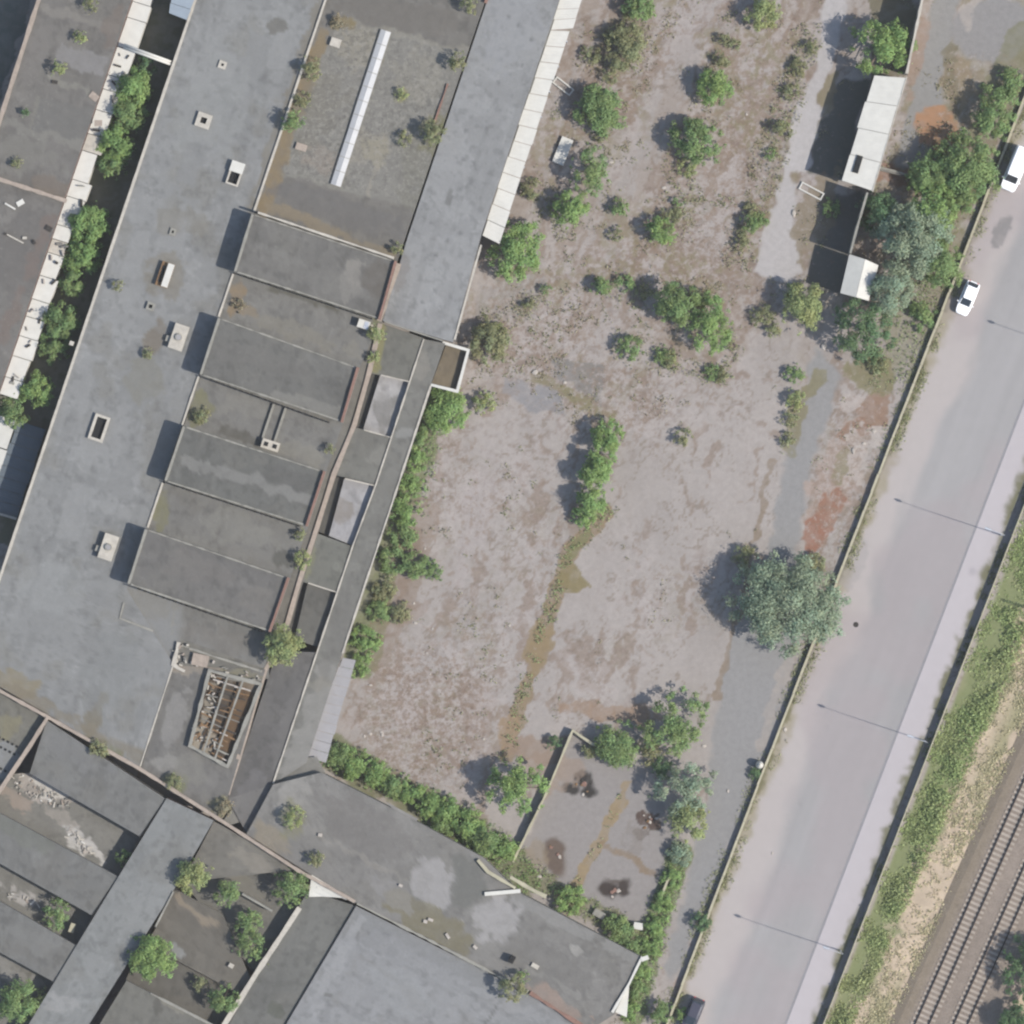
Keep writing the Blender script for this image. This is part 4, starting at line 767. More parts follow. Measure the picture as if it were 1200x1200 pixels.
lw_ = thing('low_wall', 'low grey garden wall running from the white roofed building into the trees', 'wall'); MB().ribbon([(1024, 196), (1060, 205), (1128, 229)], 4.5, 0, 1.1, jw=.15).build('wall', 'dim', lw_); MB().ribbon([(1026, 197.5), (1060, 206), (1126, 229)], 2.2, 1.1, 1.19, jw=.2).build('coping', 'render', lw_)
bw = thing('basin_wall', 'pale low wall around the blackened asphalt basin', 'wall')
MB().ribbon([(601, 1010), (640, 930), (671, 856), (696, 873)], 2.6, 0, 1.0, jw=.3, jz=.05).build('wall', 'cream', bw); MB().ribbon([(787, 1020), (775, 1050)], 2.6, 0, .8, jw=.3).build('wall', 'cream', bw); MB().rect(748, 1085, 11, 8, 10, 0, .7).build('block', 'white', bw); MB().rect(702, 1071, 14, 8, 30, 0, .6).build('block', 'dim', bw)

# --- 11 boundary wall, railway fence
def coped_wall(pts, name, label, body, cap, wd, cw, h, L):
    t = thing(name, label, 'wall' if 'wall' in name else 'fence'); MB().ribbon(pts, wd, 0, h, jw=.1).build('wall', body, t); rr = random.Random(4)
    for a, b in zip(pts, pts[1:]):
        a = np.array(a, float); b = np.array(b, float); D = np.hypot(*(b-a)); k = int(D/L); ang = math.degrees(math.atan2(b[1]-a[1], b[0]-a[0]))
        for i in range(k):
            p = a+(b-a)*(i+.5)/k; MB().rect(p[0]+rr.uniform(-.3, .3), p[1], D/k-.5, cw+rr.uniform(-.25, .25), ang+rr.uniform(-.7, .7), h, h+.07+rr.uniform(0, .02)).build('coping_slab', cap, t)
    return t
coped_wall([(1255, -40), (1200, 115), (1129, 300), (1013, 598), (888, 920), (791, 1176), (745, 1300)], 'boundary_wall', 'long low cream coped wall between the yard and the road', 'dim', 'cream', 1.8, 2.7, .55, 22)
fx = lambda y: 1197-(y-600)*.387
fn = thing('railway_fence', 'concrete panel fence between the pavement verge and the railway bank', 'fence')
y = -40; post = None; panel = None
while y < 1290:
    y2 = y+23; a, b = (fx(y), y), (fx(y2), y2)
    MB().rect(a[0], a[1], 1.9, 1.9, 21, 0, 1.2).build('post', 'cream', fn); MB().ribbon([(a[0]-.3, a[1]+1), (b[0]+.3, b[1]-1)], 1.3, .05, 1.05, step=40, jw=0, jz=0).build('panel', 'cream', fn); y = y2

# --- 12 street lamps, overhead mast
def lamp(bx, by, label):
    t = thing('street_lamp', label, 'street lamp', W((bx, by)), 'street lamps along the railway pavement'); t.rotation_euler = (0, 0, R(180-18.3+36.6) if False else math.atan2(.35, -.94))
    m = MB(); m.tube((0, 0, 0), (0, 0, 1.2), .085, .085, 10); m.tube((0, 0, 1.2), (0, 0, 9.6), .05, .032, 10); m.build('pole', 'steel', t)
    m = MB(); P = [(0, 0, 9.6), (.25, 0, 10.0), (.8, 0, 10.2), (1.9, 0, 10.25)]
    for a, b in zip(P, P[1:]): m.tube(a, b, .028, n=8)
    m.build('arm', 'steel', t)
    m = MB(); vs = []; fs = []; st = ((1.7, .07), (1.85, .13), (2.3, .17), (2.55, .08))
    for x, h in st: vs += [(x, -h, 10.22), (x, -h*.6, 10.34), (x, h*.6, 10.34), (x, h, 10.22)]
    for i in range(3):
        for k in range(4): fs.append((4*i+k, 4*i+(k+1) % 4, 4*i+4+(k+1) % 4, 4*i+4+k))
    fs += [(0, 1, 2, 3), (15, 14, 13, 12)]; m.add(vs, fs); hd = m.build('lamp_head', 'steel', t); MB().box(1.9, 2.4, -.11, .11, 10.19, 10.215).build('lens', 'lamp', hd)
lamp(1173, 627, 'tall street lamp post on the pavement edge, opposite the rust-stained ground')
lamp(1083, 868, 'tall street lamp post on the pavement edge, opposite the broad grey-green tree')
lamp(985, 1114, 'tall street lamp post on the pavement edge, opposite the dark parked car')
lamp(1282, 418, 'tall street lamp post opposite the small white parked car')
mt = thing('overhead_mast', 'railway overhead line mast beside the tracks', 'mast', W((1281, 738)))
m = MB()
for a, b in ((-.12, -.12), (.12, -.12), (.12, .12), (-.12, .12)): m.tube((a, b, 0), (a*.7, b*.7, 11), .035, n=5)
for k in range(10): m.tube((-.12, -.12, k*1.1), (.1, -.12, k*1.1+1), .02, n=4); m.tube((.12, .12, k*1.1), (-.1, .12, k*1.1+1), .02, n=4)
m.build('lattice', 'steel', mt); MB().tube((0, 0, 8.6), (-2.6, -.9, 8.9), .05).build('bracket_arm', 'steel', mt); MB().box(-.3, .3, -.3, .3, 0, .3).build('footing', 'dim', mt)
mh = MB(W((1003, 732))).tube(W((1003, 732), .0), W((1003, 732), .03), .32, .32, 16); tag(mh.build('manhole_cover', 'pit'), 'dark round manhole cover in the dusty edge of the road', 'manhole cover')

# --- 13 vehicles
def loft(sections, closed=True):
    """sections: list of (x, [(y, z)...]) rings"""
    m = MB(); k = len(sections[0][1]); vs = [(x, y, z) for x, r in sections for y, z in r]; fs = []
    for i in range(len(sections)-1):
        for j in range(k): fs.append((i*k+j, i*k+(j+1) % k, (i+1)*k+(j+1) % k, (i+1)*k+j))
    fs += [tuple(reversed(range(k))), tuple(range((len(sections)-1)*k, len(sections)*k))]; return m.add(vs, fs)
def ring(w_, z0, z1, e=.12):
    w2 = w_*(1-e*.55); return [(-w_*.93, z0), (w_*.93, z0), (w_, z0+.18), (w_, z1-.16), (w2, z1-.02), (w2*.6, z1+.015), (-w2*.6, z1+.015), (-w2, z1-.02), (-w_, z1-.16), (-w_, z0+.18)]
def car(px, py, hd, paint_, name, label, cat, L=4.1, Wd=.86, H=1.46, van=False):
    t = thing(name, label, cat, W((px, py), .015)); t.rotation_euler = (0, 0, hd); h = L/2
    if van: S = [(-h, .80, .9), (-h+.1, .97, 1.02), (-.5, 1, 1.06), (h-1.5, 1, 1.08), (h-.9, .98, 1.02), (h-.25, .92, .92), (h, .74, .7)]
    else: S = [(-h, .76, .78), (-h+.1, .9, .9), (-h+.5, .97, .96), (-.3, 1, .95), (h-1.25, .99, .93), (h-.6, .95, .86), (h-.18, .85, .76), (h, .66, .62)]
    body = loft([(x, ring(Wd*a, .24, z)) for x, a, z in S]).build('body', paint_, t, False)
    if van: G = [(-h+.05, .9, 1.04, 1.0), (-h+.15, .92, 1.04, H-.02), (0, .92, 1.05, H), (h-2.0, .9, 1.06, H-.03), (h-1.75, .88, 1.06, H-.1), (h-1.0, .80, 1.0, 1.06)]
    else: G = [(-h+.12, .80, .88, .94), (-h+.45, .82, .92, H-.10), (-h+.8, .82, .93, H-.01), (-.25, .81, .93, H), (.25, .79, .92, H-.07), (h-1.12, .76, .9, .96)]
    cab = loft([(x, [(-Wd*a, z0), (Wd*a, z0), (Wd*a*.84, z1-.05), (Wd*a*.72, z1), (-Wd*a*.72, z1), (-Wd*a*.84, z1-.05)]) for x, a, z0, z1 in G]).build('cabin_glass', paint_ if van else 'glass', t)
    rx0, rx1 = (-h+.16, h-1.85) if van else (-h+.62, .12)
    n_ = 6; m = MB(); vs = []; fs = []
    for i in range(n_+1):
        x = rx0+(rx1-rx0)*i/n_; zz = np.interp(x, [g_[0] for g_ in G], [g_[3] for g_ in G]); a = np.interp(x, [g_[0] for g_ in G], [g_[1] for g_ in G])*Wd
        vs += [(x, -a*.86, zz-.055), (x, -a*.7, zz+.02), (x, a*.7, zz+.02), (x, a*.86, zz-.055)]
        if i:
            for k in range(3): fs.append((4*i-4+k, 4*i+k, 4*i+k+1, 4*i-3+k))
    m.add(vs, fs).build('roof', paint_, t)
    if van:
        for s in (-1, 1): MB().add([(h-1.95, s*Wd*.87, 1.15), (h-1.2, s*Wd*.87, 1.12), (h-1.7, s*Wd*.83, H-.25), (h-1.95, s*Wd*.83, H-.25)], [(0, 1, 2, 3)]).build('side_window', 'glass', t)
        MB().add([(h-.98, -Wd*.72, 1.09), (h-.98, Wd*.72, 1.09), (h-1.72, Wd*.66, H-.08), (h-1.72, -Wd*.66, H-.08)], [(0, 1, 2, 3)]).build('windscreen', 'glass', t)
    for s in (-1, 1):
        for x, zt in ((.22, .13), (-h+.6, .16)):
            if not van: MB().tube((x, s*Wd*.70, H-.08), (x+(.75 if x > 0 else -.36), s*Wd*.775, .95), .035, n=5).build('pillar', paint_, t)
        for x in (h-.78, -h+.72):
            wh = MB().tube((x, s*(Wd-.2), .31), (x, s*(Wd-.01), .31), .31, n=18).build('wheel', 'tyre', t); MB().tube((x, s*(Wd-.02), .31), (x, s*(Wd+.004), .31), .19, n=12).build('rim', 'steel', wh)
        z = .62; MB().box(h-.26, h-.1, s*Wd*.5-.14, s*Wd*.5+.14, z-.06, z+.1).build('headlight', 'lamp', t); MB().box(-h-.01, -h+.08, s*Wd*.6-.1, s*Wd*.6+.1, .7, .86).build('tail_light', 'red', t)
        mx = h-1.35 if not van else h-1.25; MB().box(mx-.06, mx+.06, s*(Wd+.01), s*(Wd+.17), .92, 1.06).build('mirror', paint_, t)
    MB().box(h-.02, h+.015, -.25, .25, .4, .5).build('number_plate', 'cream', t)
    return t
hd = math.atan2(-.93, -.385)
car(1133.5, 349.5, hd, 'carwhite', 'parked_car', 'small white hatchback parked on the dusty road shoulder', 'car')
car(1190, 198, hd, 'carwhite', 'parked_van', 'tall white van parked close to the boundary wall, cut by the picture edge', 'van', 5.4, .97, 2.15, True)
car(811, 1190, hd, 'cardark', 'parked_car', 'dark car parked at the bottom end of the boundary wall', 'car', 4.4, .9, 1.5)

# --- 14 loose things in the yard
sl = MB(W((660, 177))).rect(659.5, 177, 32, 14, 112, 0, .4); sl = tag(sl.build('concrete_slab', 'white'), 'white concrete slab lying at an angle between yard trees and canopy', 'slab')
def frame(cx, cy, l, wd, ang, label, mat='white'):
    t = thing('metal_frame', label, 'frame', W((cx, cy)), None); o = W((cx, cy)); a = np.array((math.cos(R(ang)), math.sin(R(ang)))); b = np.array((-a[1], a[0])); c = np.array((cx, cy))
    for s in (-1, 1): MB(o).rect(*(c+b*s*wd/2), l, 1.6, ang, .05, .25).build('side_bar', mat, t)
    for s in (-1, 1): MB(o).rect(*(c+a*s*(l/2-1)), 1.6, wd-1.7, ang, .06, .22).build('end_bar', mat, t)
    return t
frame(660, 101, 26, 8, 38, 'white metal frame lying on asphalt beside the white canopy'); frame(951, 224, 30, 8, 28, 'white frame lying on the dry grass beside the concrete lane')
dr = thing('white_tank', 'small round white tank standing against the boundary wall', 'tank', W((890, 896))); m = MB()
for r0, r1, z0, z1 in ((.42, .47, .1, .3), (.47, .47, .3, 1.0), (.47, .3, 1.0, 1.25), (.3, .12, 1.25, 1.35)): m.tube((0, 0, z0), (0, 0, z1), r0, r1, 18)
m.build('shell', 'white', dr, True); MB().tube((0, 0, 1.35), (0, 0, 1.43), .1, .1, 12).build('cap', 'dim', dr)
for s in (-1, 1): MB().box(-.3, .3, s*.25-.06, s*.25+.06, 0, .12).build('foot', 'dim', dr)
rr = random.Random(77)
def rubble(px, py, r_, mat, label, group, z=0):
    m = MB(W((px, py), z)); n_ = 5; pts = []; sx, sy = rr.uniform(.6, 1.1), rr.uniform(.6, 1.1)
    for lv, (zz, k) in enumerate(((0, 1), (.4, .92), (.55, .6))): pts.append([(px+math.cos(i*2*math.pi/n_+lv*.3)*r_*sx*k*rr.uniform(.7, 1.25), py+math.sin(i*2*math.pi/n_+lv*.3)*r_*sy*k*rr.uniform(.7, 1.25), z+zz*r_*.07) for i in range(n_)])
    vs = [W(p, p[2]) for r2 in pts for p in r2]; fs = [(l*n_+i, l*n_+(i+1) % n_, (l+1)*n_+(i+1) % n_, (l+1)*n_+i) for l in range(2) for i in range(n_)]; fs.append(tuple(range(2*n_, 3*n_)))
    # map y runs downwards, so flip
    m.add(vs, [tuple(reversed(f)) for f in fs]); return tag(m.build('rubble', mat), label, 'rubble', group)
for x, y, s in ((627, 436, 4.5), (761, 322, 3), (965, 406, 5), (930, 249, 5), (798, 91, 2.6), (778, 220, 2.6), (716, 190, 3.5), (875, 134, 2.2), (1063, 441, 3), (434, 803, 2.6), (448, 861, 3), (567, 866, 2), (487, 730, 2.6), (597, 733, 2), (504, 790, 2), (662, 448, 2.2), (1024, 505, 3), (905, 1000, 2.2), (825, 874, 3), (853, 927, 3), (498, 643, 2), (632, 1027, 3), (415, 742, 4), (485, 707, 2), (500, 765, 1.8), (427, 863, 2), (507, 737, 1.8), (920, 855, 3), (1012, 520, 3), (1000, 528, 4), (447, 858, 2.4), (434, 860, 2.4)):
    rubble(x, y, s, 'rubble', 'pale lump of broken concrete lying loose on the ground', 'loose concrete lumps on the ground')
for cx, cy, k in ((683, 920, 9), (762, 962, 10), (721, 1046, 6), (650, 1000, 6)):
    for i in range(k): rubble(cx+rr.gauss(0, 5), cy+rr.gauss(0, 4), rr.uniform(1.5, 3.2), rr.choice(['pit', 'rubble', 'wood', 'brick']), 'charred debris fragment in a blackened patch of the basin', 'burnt debris in the basin')

# ------------------------------------------------------------------ VEGETATION
TONE = dict(mid=(.168, .235, .092), bright=(.190, .275, .094), deep=(.108, .172, .080), silver=(.215, .268, .178), yellow=(.250, .280, .120), olive=(.208, .216, .110), dry=(.250, .218, .140))
nr = np.random.RandomState(5)
def leaves(c, lobes, n_, size, tone_, up=.45, hue=.07):
    """leaf-sized diamonds spread through lobes [(x, y, z, rx, rz)]"""
    lo = np.array(lobes, np.float32); p = (lo[:, 3]**2)/np.sum(lo[:, 3]**2); k = nr.choice(len(lo), n_, p=p)
    d = nr.normal(size=(n_, 3)).astype(np.float32); d[:, 2] += .25; d /= np.linalg.norm(d, axis=1)[:, None]
    r_ = nr.rand(n_)**.4*(1+.3*np.abs(nr.normal(size=n_))*(nr.rand(n_) < .35)); L = lo[k]
    pos = np.column_stack([L[:, 0]+d[:, 0]*r_*L[:, 3], L[:, 1]+d[:, 1]*r_*L[:, 3], L[:, 2]+d[:, 2]*r_*L[:, 4]])
    pos[:, 2] = np.maximum(pos[:, 2], .05)
    nrm = d*.8+nr.normal(size=(n_, 3))*.32; nrm[:, 2] += up; nrm /= np.linalg.norm(nrm, axis=1)[:, None]
    t = np.cross(nrm, nr.normal(size=(n_, 3))); t /= np.linalg.norm(t, axis=1)[:, None]; b = np.cross(nrm, t)
    s = size*nr.uniform(.6, 1.45, n_)[:, None]
    v = np.stack([pos-t*s, pos+b*s*.55+nrm*s*.1, pos+t*s, pos-b*s*.55+nrm*s*.1], 1).reshape(-1, 3)
    lt = nr.uniform(.84, 1.18, len(lo))[k]*nr.uniform(.86, 1.15, n_); hs = nr.uniform(-hue, hue, len(lo))[k]+nr.uniform(-hue, hue, n_)*.6
    col = np.array(tone_, np.float32)[None]*lt[:, None]; col[:, 0] *= 1+hs*1.2; col[:, 2] *= 1-hs*.5
    return v, np.arange(4*n_).reshape(-1, 4), np.repeat(col, 4, 0)
def plant(name, label, cat, px, py, r_, h=None, tone_='mid', z=0, group=None, lobes=None, size=None, dens=1.0, stems=1, ry=None, ang=0):
    """r_ in metres; ry/ang make an elongated crown"""
    h = h or r_*1.5; t = thing(name, label, cat, W((px, py), z), group); ry = ry or r_
    r_ *= 1.08; ry *= 1.08; nl = int((lobes or 0)*2.6) or int(26+r_*r_*5); lb_ = []
    ca, sa = math.cos(R(-ang)), math.sin(R(-ang))
    el, ea = nr.uniform(.78, 1.08), nr.uniform(0, math.pi); nl = int(nl*.75); sprig = 5+int(r_*3)
    for i in range(nl+sprig):
        a = nr.uniform(0, 2*math.pi); q = nr.rand()**.55*.86; lr = r_*nr.uniform(.16, .36)*(1 if r_ < 3 else .78)*(1.12-.4*q)
        if max(r_, ry) > 2*min(r_, ry): lr = min(r_, ry)*nr.uniform(.35, .7)
        if i >= nl: q = nr.uniform(.8, 1.08); lr = r_*nr.uniform(.07, .15)
        qe = q*(el+(1.08-el)*abs(math.cos(a-ea)))
        x, y_ = math.cos(a)*qe*r_, math.sin(a)*qe*ry; x, y_ = x*ca-y_*sa, x*sa+y_*ca
        zc = h*(.33+.5*max(0, 1-q*q)*nr.uniform(.6, 1.15)); lb_.append((x, y_, max(zc, lr*.7), lr, lr*nr.uniform(.7, 1.0)))
    m = MB(); th = h*.62; tr = max(.03, min(.22, h*.03))
    for s in range(stems):
        o = (nr.uniform(-.3, .3)*ry*(s > 0), nr.uniform(-.4, .4)*r_*(s > 0)); o = (o[1]*ca-o[0]*sa, o[1]*sa+o[0]*ca) if s else (0, 0)
        m.tube((o[0], o[1], 0), (o[0]+nr.uniform(-.1, .1), o[1]+nr.uniform(-.1, .1), th), tr*1.15, tr*.55, 7)
    for l in lb_[:9]: m.tube((0, 0, th*nr.uniform(.3, .8)), (l[0], l[1], l[2]), tr*.5, tr*.15, 5)
    m.build('trunk', 'bark', t)
    sz = size or (.10 if r_ < 1.6 else .12 if r_ < 3 else .14)
    n_ = int(dens*(sum(l[3]**2 for l in lb_))*15/(sz*sz)*.30)
    v, f, c = leaves(None, lb_, min(n_, 26000), sz, TONE[tone_])
    link('crown', fast_mesh('crown', v, f, c), t, M['leaf']); return t
def T(px, py, r_, h, tn, label, **k): return plant('tree', label, 'tree', px, py, r_/10, h*(1.3 if k.get('group') is None else 1), tn, **k)
def S(px, py, r_, h, tn, label, group=None, **k): return plant('bush', label, 'bush', px, py, r_/10, h*(1.25 if k.get('z', 0) == 0 else 1.5), tn, group=group, **k)
ORD = ['first', 'second', 'third', 'fourth', 'fifth', 'sixth', 'seventh', 'eighth', 'ninth', 'tenth', 'eleventh', 'twelfth', 'thirteenth']
# large and single trees
T(925, 710, 57, 5.6, 'silver', 'broad grey-green tree with wide rounded crown against the boundary wall', lobes=44)
T(1032, 57, 33, 5.2, 'bright', 'dense bright green tree behind the white roofed building', lobes=22)
T(1066, 280, 44, 6.5, 'silver', 'tall pale green tree beside the small white hut', lobes=30)
T(1040, 340, 26, 5.5, 'silver', 'slim pale green tree between the hut and the boundary wall')
T(1012, 385, 35, 5.0, 'deep', 'dark green rounded tree below the small white hut', lobes=22)
T(1088, 250, 34, 4.5, 'bright', 'leafy green tree between the low grey wall and the boundary wall')
T(1100, 310, 26, 4.0, 'mid', 'green tree against the boundary wall near the small white car')
T(1130, 195, 36, 4.2, 'mid', 'bushy tree next to the parked white van')
T(1090, 205, 25, 3.0, 'mid', 'bushy tree at the end of the low grey wall')
T(1165, 130, 24, 3.0, 'mid', 'bushy tree along the boundary wall below the asphalt pad', ry=3.6, ang=20)
T(1030, 250, 22, 4.0, 'deep', 'dark tree behind the tall dark freestanding wall')
T(940, 358, 26, 3.2, 'yellow', 'light green tree at the lower end of the concrete lane')
T(606, 294, 32, 3.6, 'bright', 'rounded green tree at the lower end of the white canopy')
T(702, 130, 27, 2.8, 'mid', 'green yard tree nearest the white metal frame')
T(690, 200, 20, 3.4, 'mid', 'green yard tree beside the white concrete slab', ry=3.0, ang=0)
T(668, 245, 20, 2.8, 'bright', 'green yard tree below the white concrete slab')
T(733, 55, 22, 2.2, 'olive', 'olive green loose yard tree uphill of the white metal frame', ry=3.0)
T(748, 8, 18, 2.4, 'mid', 'green yard tree in the top weed strip next to the canopy side')
T(838, 103, 21, 2.6, 'bright', 'bright green tree in the second weed strip, above a rounder one')
T(815, 168, 28, 3.2, 'mid', 'rounded green tree with brown weeds around in the second weed strip')
T(893, 17, 20, 2.4, 'yellow', 'light green tree at the top of the weed strip beside the concrete lane')
T(795, 357, 25, 4.2, 'mid', 'green tree of a close pair in mid yard, casting a long shadow', dens=1.1)
T(832, 382, 24, 4.0, 'bright', 'bright green tree of a close pair in mid yard', ry=3.4)
T(775, 270, 17, 2.4, 'bright', 'small bright green tree above the close pair in mid yard')
T(574, 402, 22, 2.4, 'olive', 'olive tree beside the white-walled box of the low range')
T(521, 478, 25, 2.6, 'bright', 'bright green tree in the corner under the white-walled box')
T(606, 922, 33, 4.4, 'bright', 'dense green tree between the yard and the walled basin', lobes=22)
T(788, 848, 36, 3.6, 'mid', 'wide green tree at the top corner of the walled basin', lobes=22)
T(722, 872, 24, 2.2, 'mid', 'low green tree on the top edge of the walled basin')
T(800, 925, 33, 3.8, 'silver', 'pale green tree on the path side of the walled basin', lobes=20)
T(806, 962, 22, 3.0, 'yellow', 'yellowish tree below the pale one on the path side of the basin')
T(332, 756, 23, 2.6, 'yellow', 'light green tree growing out of the roof beside the fourth shed', z=4.5)
T(180, 1120, 25, 3.0, 'bright', 'bright green tree rooted beside the grey spine roof', z=3.6)
T(228, 1023, 20, 2.8, 'yellow', 'light green tree shading the spine roof above the brown lower roof', z=3.9)
T(1212, 1135, 34, 5, 'deep', 'dark green tree at the far edge of the railway tracks', group='trees beyond the railway'); T(1190, 1195, 22, 4, 'deep', 'smaller dark green tree at the far edge of the railway tracks', group='trees beyond the railway')
# the central hedge in the yard: a row of shrubs
for k, (x, y, r_, h) in enumerate(((684, 606, 12, 1.8), (693, 588, 17, 3.2), (699, 560, 18, 3.6), (704, 533, 17, 3.2), (712, 508, 16, 2.8))):
    S(x, y, r_*1.08, h*.9, 'bright', 'bright green shrub of the central yard hedge, %s from the weedy crack' % ORD[k], 'central hedge row of the yard', dens=1.2)
# trees in the dark alley
for k, (x, y, r_, h, tn) in enumerate(((165, 78, 13, 4.6, 'deep'), (152, 103, 23, 6.6, 'bright'), (146, 132, 22, 6.0, 'mid'), (130, 168, 22, 6.0, 'bright'), (126, 192, 16, 5.2, 'mid'), (99, 262, 24, 6.4, 'bright'), (93, 298, 22, 6.0, 'bright'), (80, 330, 16, 5.5, 'mid'), (66, 376, 21, 6.0, 'mid'), (58, 404, 18, 5.4, 'mid'), (38, 455, 20, 5.6, 'bright'), (12, 480, 18, 5.0, 'mid'))):
    T(x+5, y+1.5, r_, h*.92, tn, 'leafy green tree in the dark alley, %s from the white pipe bridge' % ORD[k], group='trees in the alley')
# scrub along the low range
for k, (x, y, r_, h, tn) in enumerate(((497, 512, 14, 1.4, 'mid'), (487, 540, 14, 1.3, 'bright'), (482, 570, 15, 1.3, 'bright'), (474, 600, 17, 1.5, 'bright'), (472, 626, 17, 1.5, 'mid'), (462, 655, 18, 1.3, 'mid'), (488, 665, 17, 1.4, 'mid'), (508, 668, 12, 1.2, 'mid'), (450, 690, 15, 1.1, 'olive'), (468, 718, 13, 1.0, 'olive'), (445, 715, 15, 1.1, 'mid'), (428, 750, 17, 1.4, 'bright'), (422, 778, 14, 1.2, 'bright'))):
    S(x, y, r_, h*.8, tn, 'low leafy scrub along the low range, %s clump from the white-walled box' % ORD[k], 'scrub along the low range', dens=.9)
for k, (x, y, r_, h) in enumerate(((395, 887, 17, 2.0), (416, 897, 18, 2.2), (438, 906, 18, 2.2), (460, 918, 18, 2.0), (482, 930, 18, 2.0), (503, 944, 18, 2.0), (520, 968, 14, 1.8), (524, 955, 19, 2.2), (546, 967, 20, 2.4), (565, 985, 21, 2.6), (588, 996, 18, 2.2))):
    S(x+nr.uniform(-3, 3), y+nr.uniform(-3, 3), r_*nr.uniform(.85, 1.1), h*nr.uniform(.7, 1.1), 'bright' if k % 3 else 'mid', 'dense green shrub along the south range, %s from the light grey canopy' % ORD[k], 'shrubbery along the south range', dens=1.1)
for k, (x, y, r_, h, tn) in enumerate(((797, 1000, 15, 1.6, 'silver'), (788, 1030, 13, 1.3, 'bright'), (778, 1058, 14, 1.2, 'bright'), (770, 1085, 14, 1.2, 'bright'), (762, 1110, 14, 1.2, 'bright'), (752, 1136, 14, 1.2, 'bright'), (745, 1160, 13, 1.1, 'mid'), (740, 1185, 12, 1.1, 'bright'))):
    S(x, y, r_, h*.8, tn, 'low green shrub between basin and path, %s below the yellowish tree' % ORD[k], 'shrubs between basin and path', dens=1.1)
# weeds and small bushes
for x, y, r_, h, tn, lab in ((668, 1055, 17, 1.6, 'bright', 'bright green bush between the basin and the south range roof'), (725, 1090, 18, 1.4, 'mid', 'low bush beside the white block at the basin foot'), (742, 1108, 13, 1.2, 'mid', 'small bush beside the white corner block of the south range'),
   (690, 880, 10, 1.0, 'olive', 'small olive bush inside the top corner of the basin wall'), (873, 652, 14, 1.2, 'olive', 'small olive bush touching the broad grey-green tree'), (955, 660, 14, 1.0, 'olive', 'olive scrub between the broad tree and rust-stained ground'), (800, 513, 11, 1.2, 'olive', 'small olive bush alone on the grey asphalt field'),
   (738, 408, 15, 1.8, 'mid', 'small green bush with brown weeds below the close pair of trees'), (705, 337, 12, 1.6, 'mid', 'small green bush left of the close pair of trees'), (727, 244, 11, 1.3, 'mid', 'small bush under the slab-side tree row'), (722, 274, 9, .9, 'olive', 'tiny olive bush near the small bright tree'),
   (567, 472, 13, 1.4, 'yellow', 'yellowish bush beside the green corner tree'), (912, 151, 9, 1.6, 'olive', 'small olive bush beside the concrete lane'), (880, 262, 11, 1.8, 'mid', 'small green bush on the left edge of the concrete lane'), (870, 285, 10, 1.0, 'olive', 'tiny olive bush at the left edge of the concrete lane'),
   (846, 70, 10, 1.2, 'olive', 'olive bush at the top of the second weed strip'), (858, 50, 9, .9, 'olive', 'thin olive weeds bush above the second weed strip'), (693, 65, 12, .9, 'olive', 'low olive bush beside the canopy near the top'), (622, 222, 13, 1.0, 'olive', 'low olive bush at the edge of the white canopy'),
   (818, 350, 14, 1.6, 'olive', 'olive bush between the two trees of the close pair'), (786, 425, 9, .8, 'olive', 'thin olive weeds below the close pair'), (930, 440, 11, 1.0, 'mid', 'upper bush in the row left of the smooth path'), (932, 468, 12, 1.2, 'yellow', 'yellowish bush in the row left of the smooth path'), (925, 492, 10, .9, 'olive', 'olive bush in the row left of the smooth path'), (922, 515, 9, .8, 'olive', 'lowest bush in the row left of the smooth path'),
   (893, 370, 14, 1.0, 'olive', 'olive bush left of the light green lane-end tree'), (905, 385, 10, .8, 'olive', 'small olive scrub below the lane-end tree'), (1030, 425, 14, 1.0, 'olive', 'olive scrub below the dark rounded tree'), (950, 55, 10, .9, 'olive', 'low olive bush left of the concrete lane top'), (935, 80, 12, .9, 'olive', 'olive scrub strip left of the concrete lane'),
   (975, 245, 11, 1.2, 'mid', 'small green bush beside the white frame in the dry grass'), (820, 1080, 11, 1.4, 'deep', 'dark small bush against the boundary wall beside the path'), (775, 1185, 14, 1.6, 'mid', 'green bush near the dark parked car'), (800, 1190, 9, .9, 'bright', 'bright green weeds at the wall beside the dark car'), (885, 906, 8, .7, 'deep', 'dark weeds at the foot of the white tank'),
   (1030, 240, 9, .9, 'bright', 'small bright bush at the corner of the white roofed building'), (1110, 185, 14, 1.2, 'olive', 'olive bush on the rust-coloured moss patch'), (650, 870, 9, 1.2, 'deep', 'dark bush outside the basin wall top'), (760, 880, 15, 1.4, 'olive', 'olive bush between two trees at the basin top'), (778, 900, 14, 1.6, 'deep', 'dark bush behind the pale basin tree'),
   (1125, 235, 16, 1.4, 'mid', 'green bush squeezed between the low grey wall and boundary wall'), (1185, 95, 16, 1.6, 'mid', 'green bush by the boundary wall near the asphalt pad'), (1080, 370, 16, 1.2, 'mid', 'low green bush against the boundary wall below the hut')):
    S(x, y, r_, h, tn, lab, dens=.75 if tn == 'olive' else 1)
STRIPS = [([(748, 0), (730, 60), (705, 120), (685, 190), (662, 262)], 11, 'first weed strip beside the white canopy'), ([(862, 30), (842, 95), (818, 165), (800, 220), (778, 275)], 9, 'second weed strip across the upper yard'), ([(948, 50), (925, 110), (908, 170), (885, 250), (868, 300)], 8, 'third weed strip beside the concrete lane'), ([(572, 380), (640, 345), (710, 335), (760, 345)], 6, 'weed band below the rounded canopy-end tree'), ([(735, 400), (790, 420), (840, 430), (880, 380)], 6, 'weed band below the close pair of trees')]
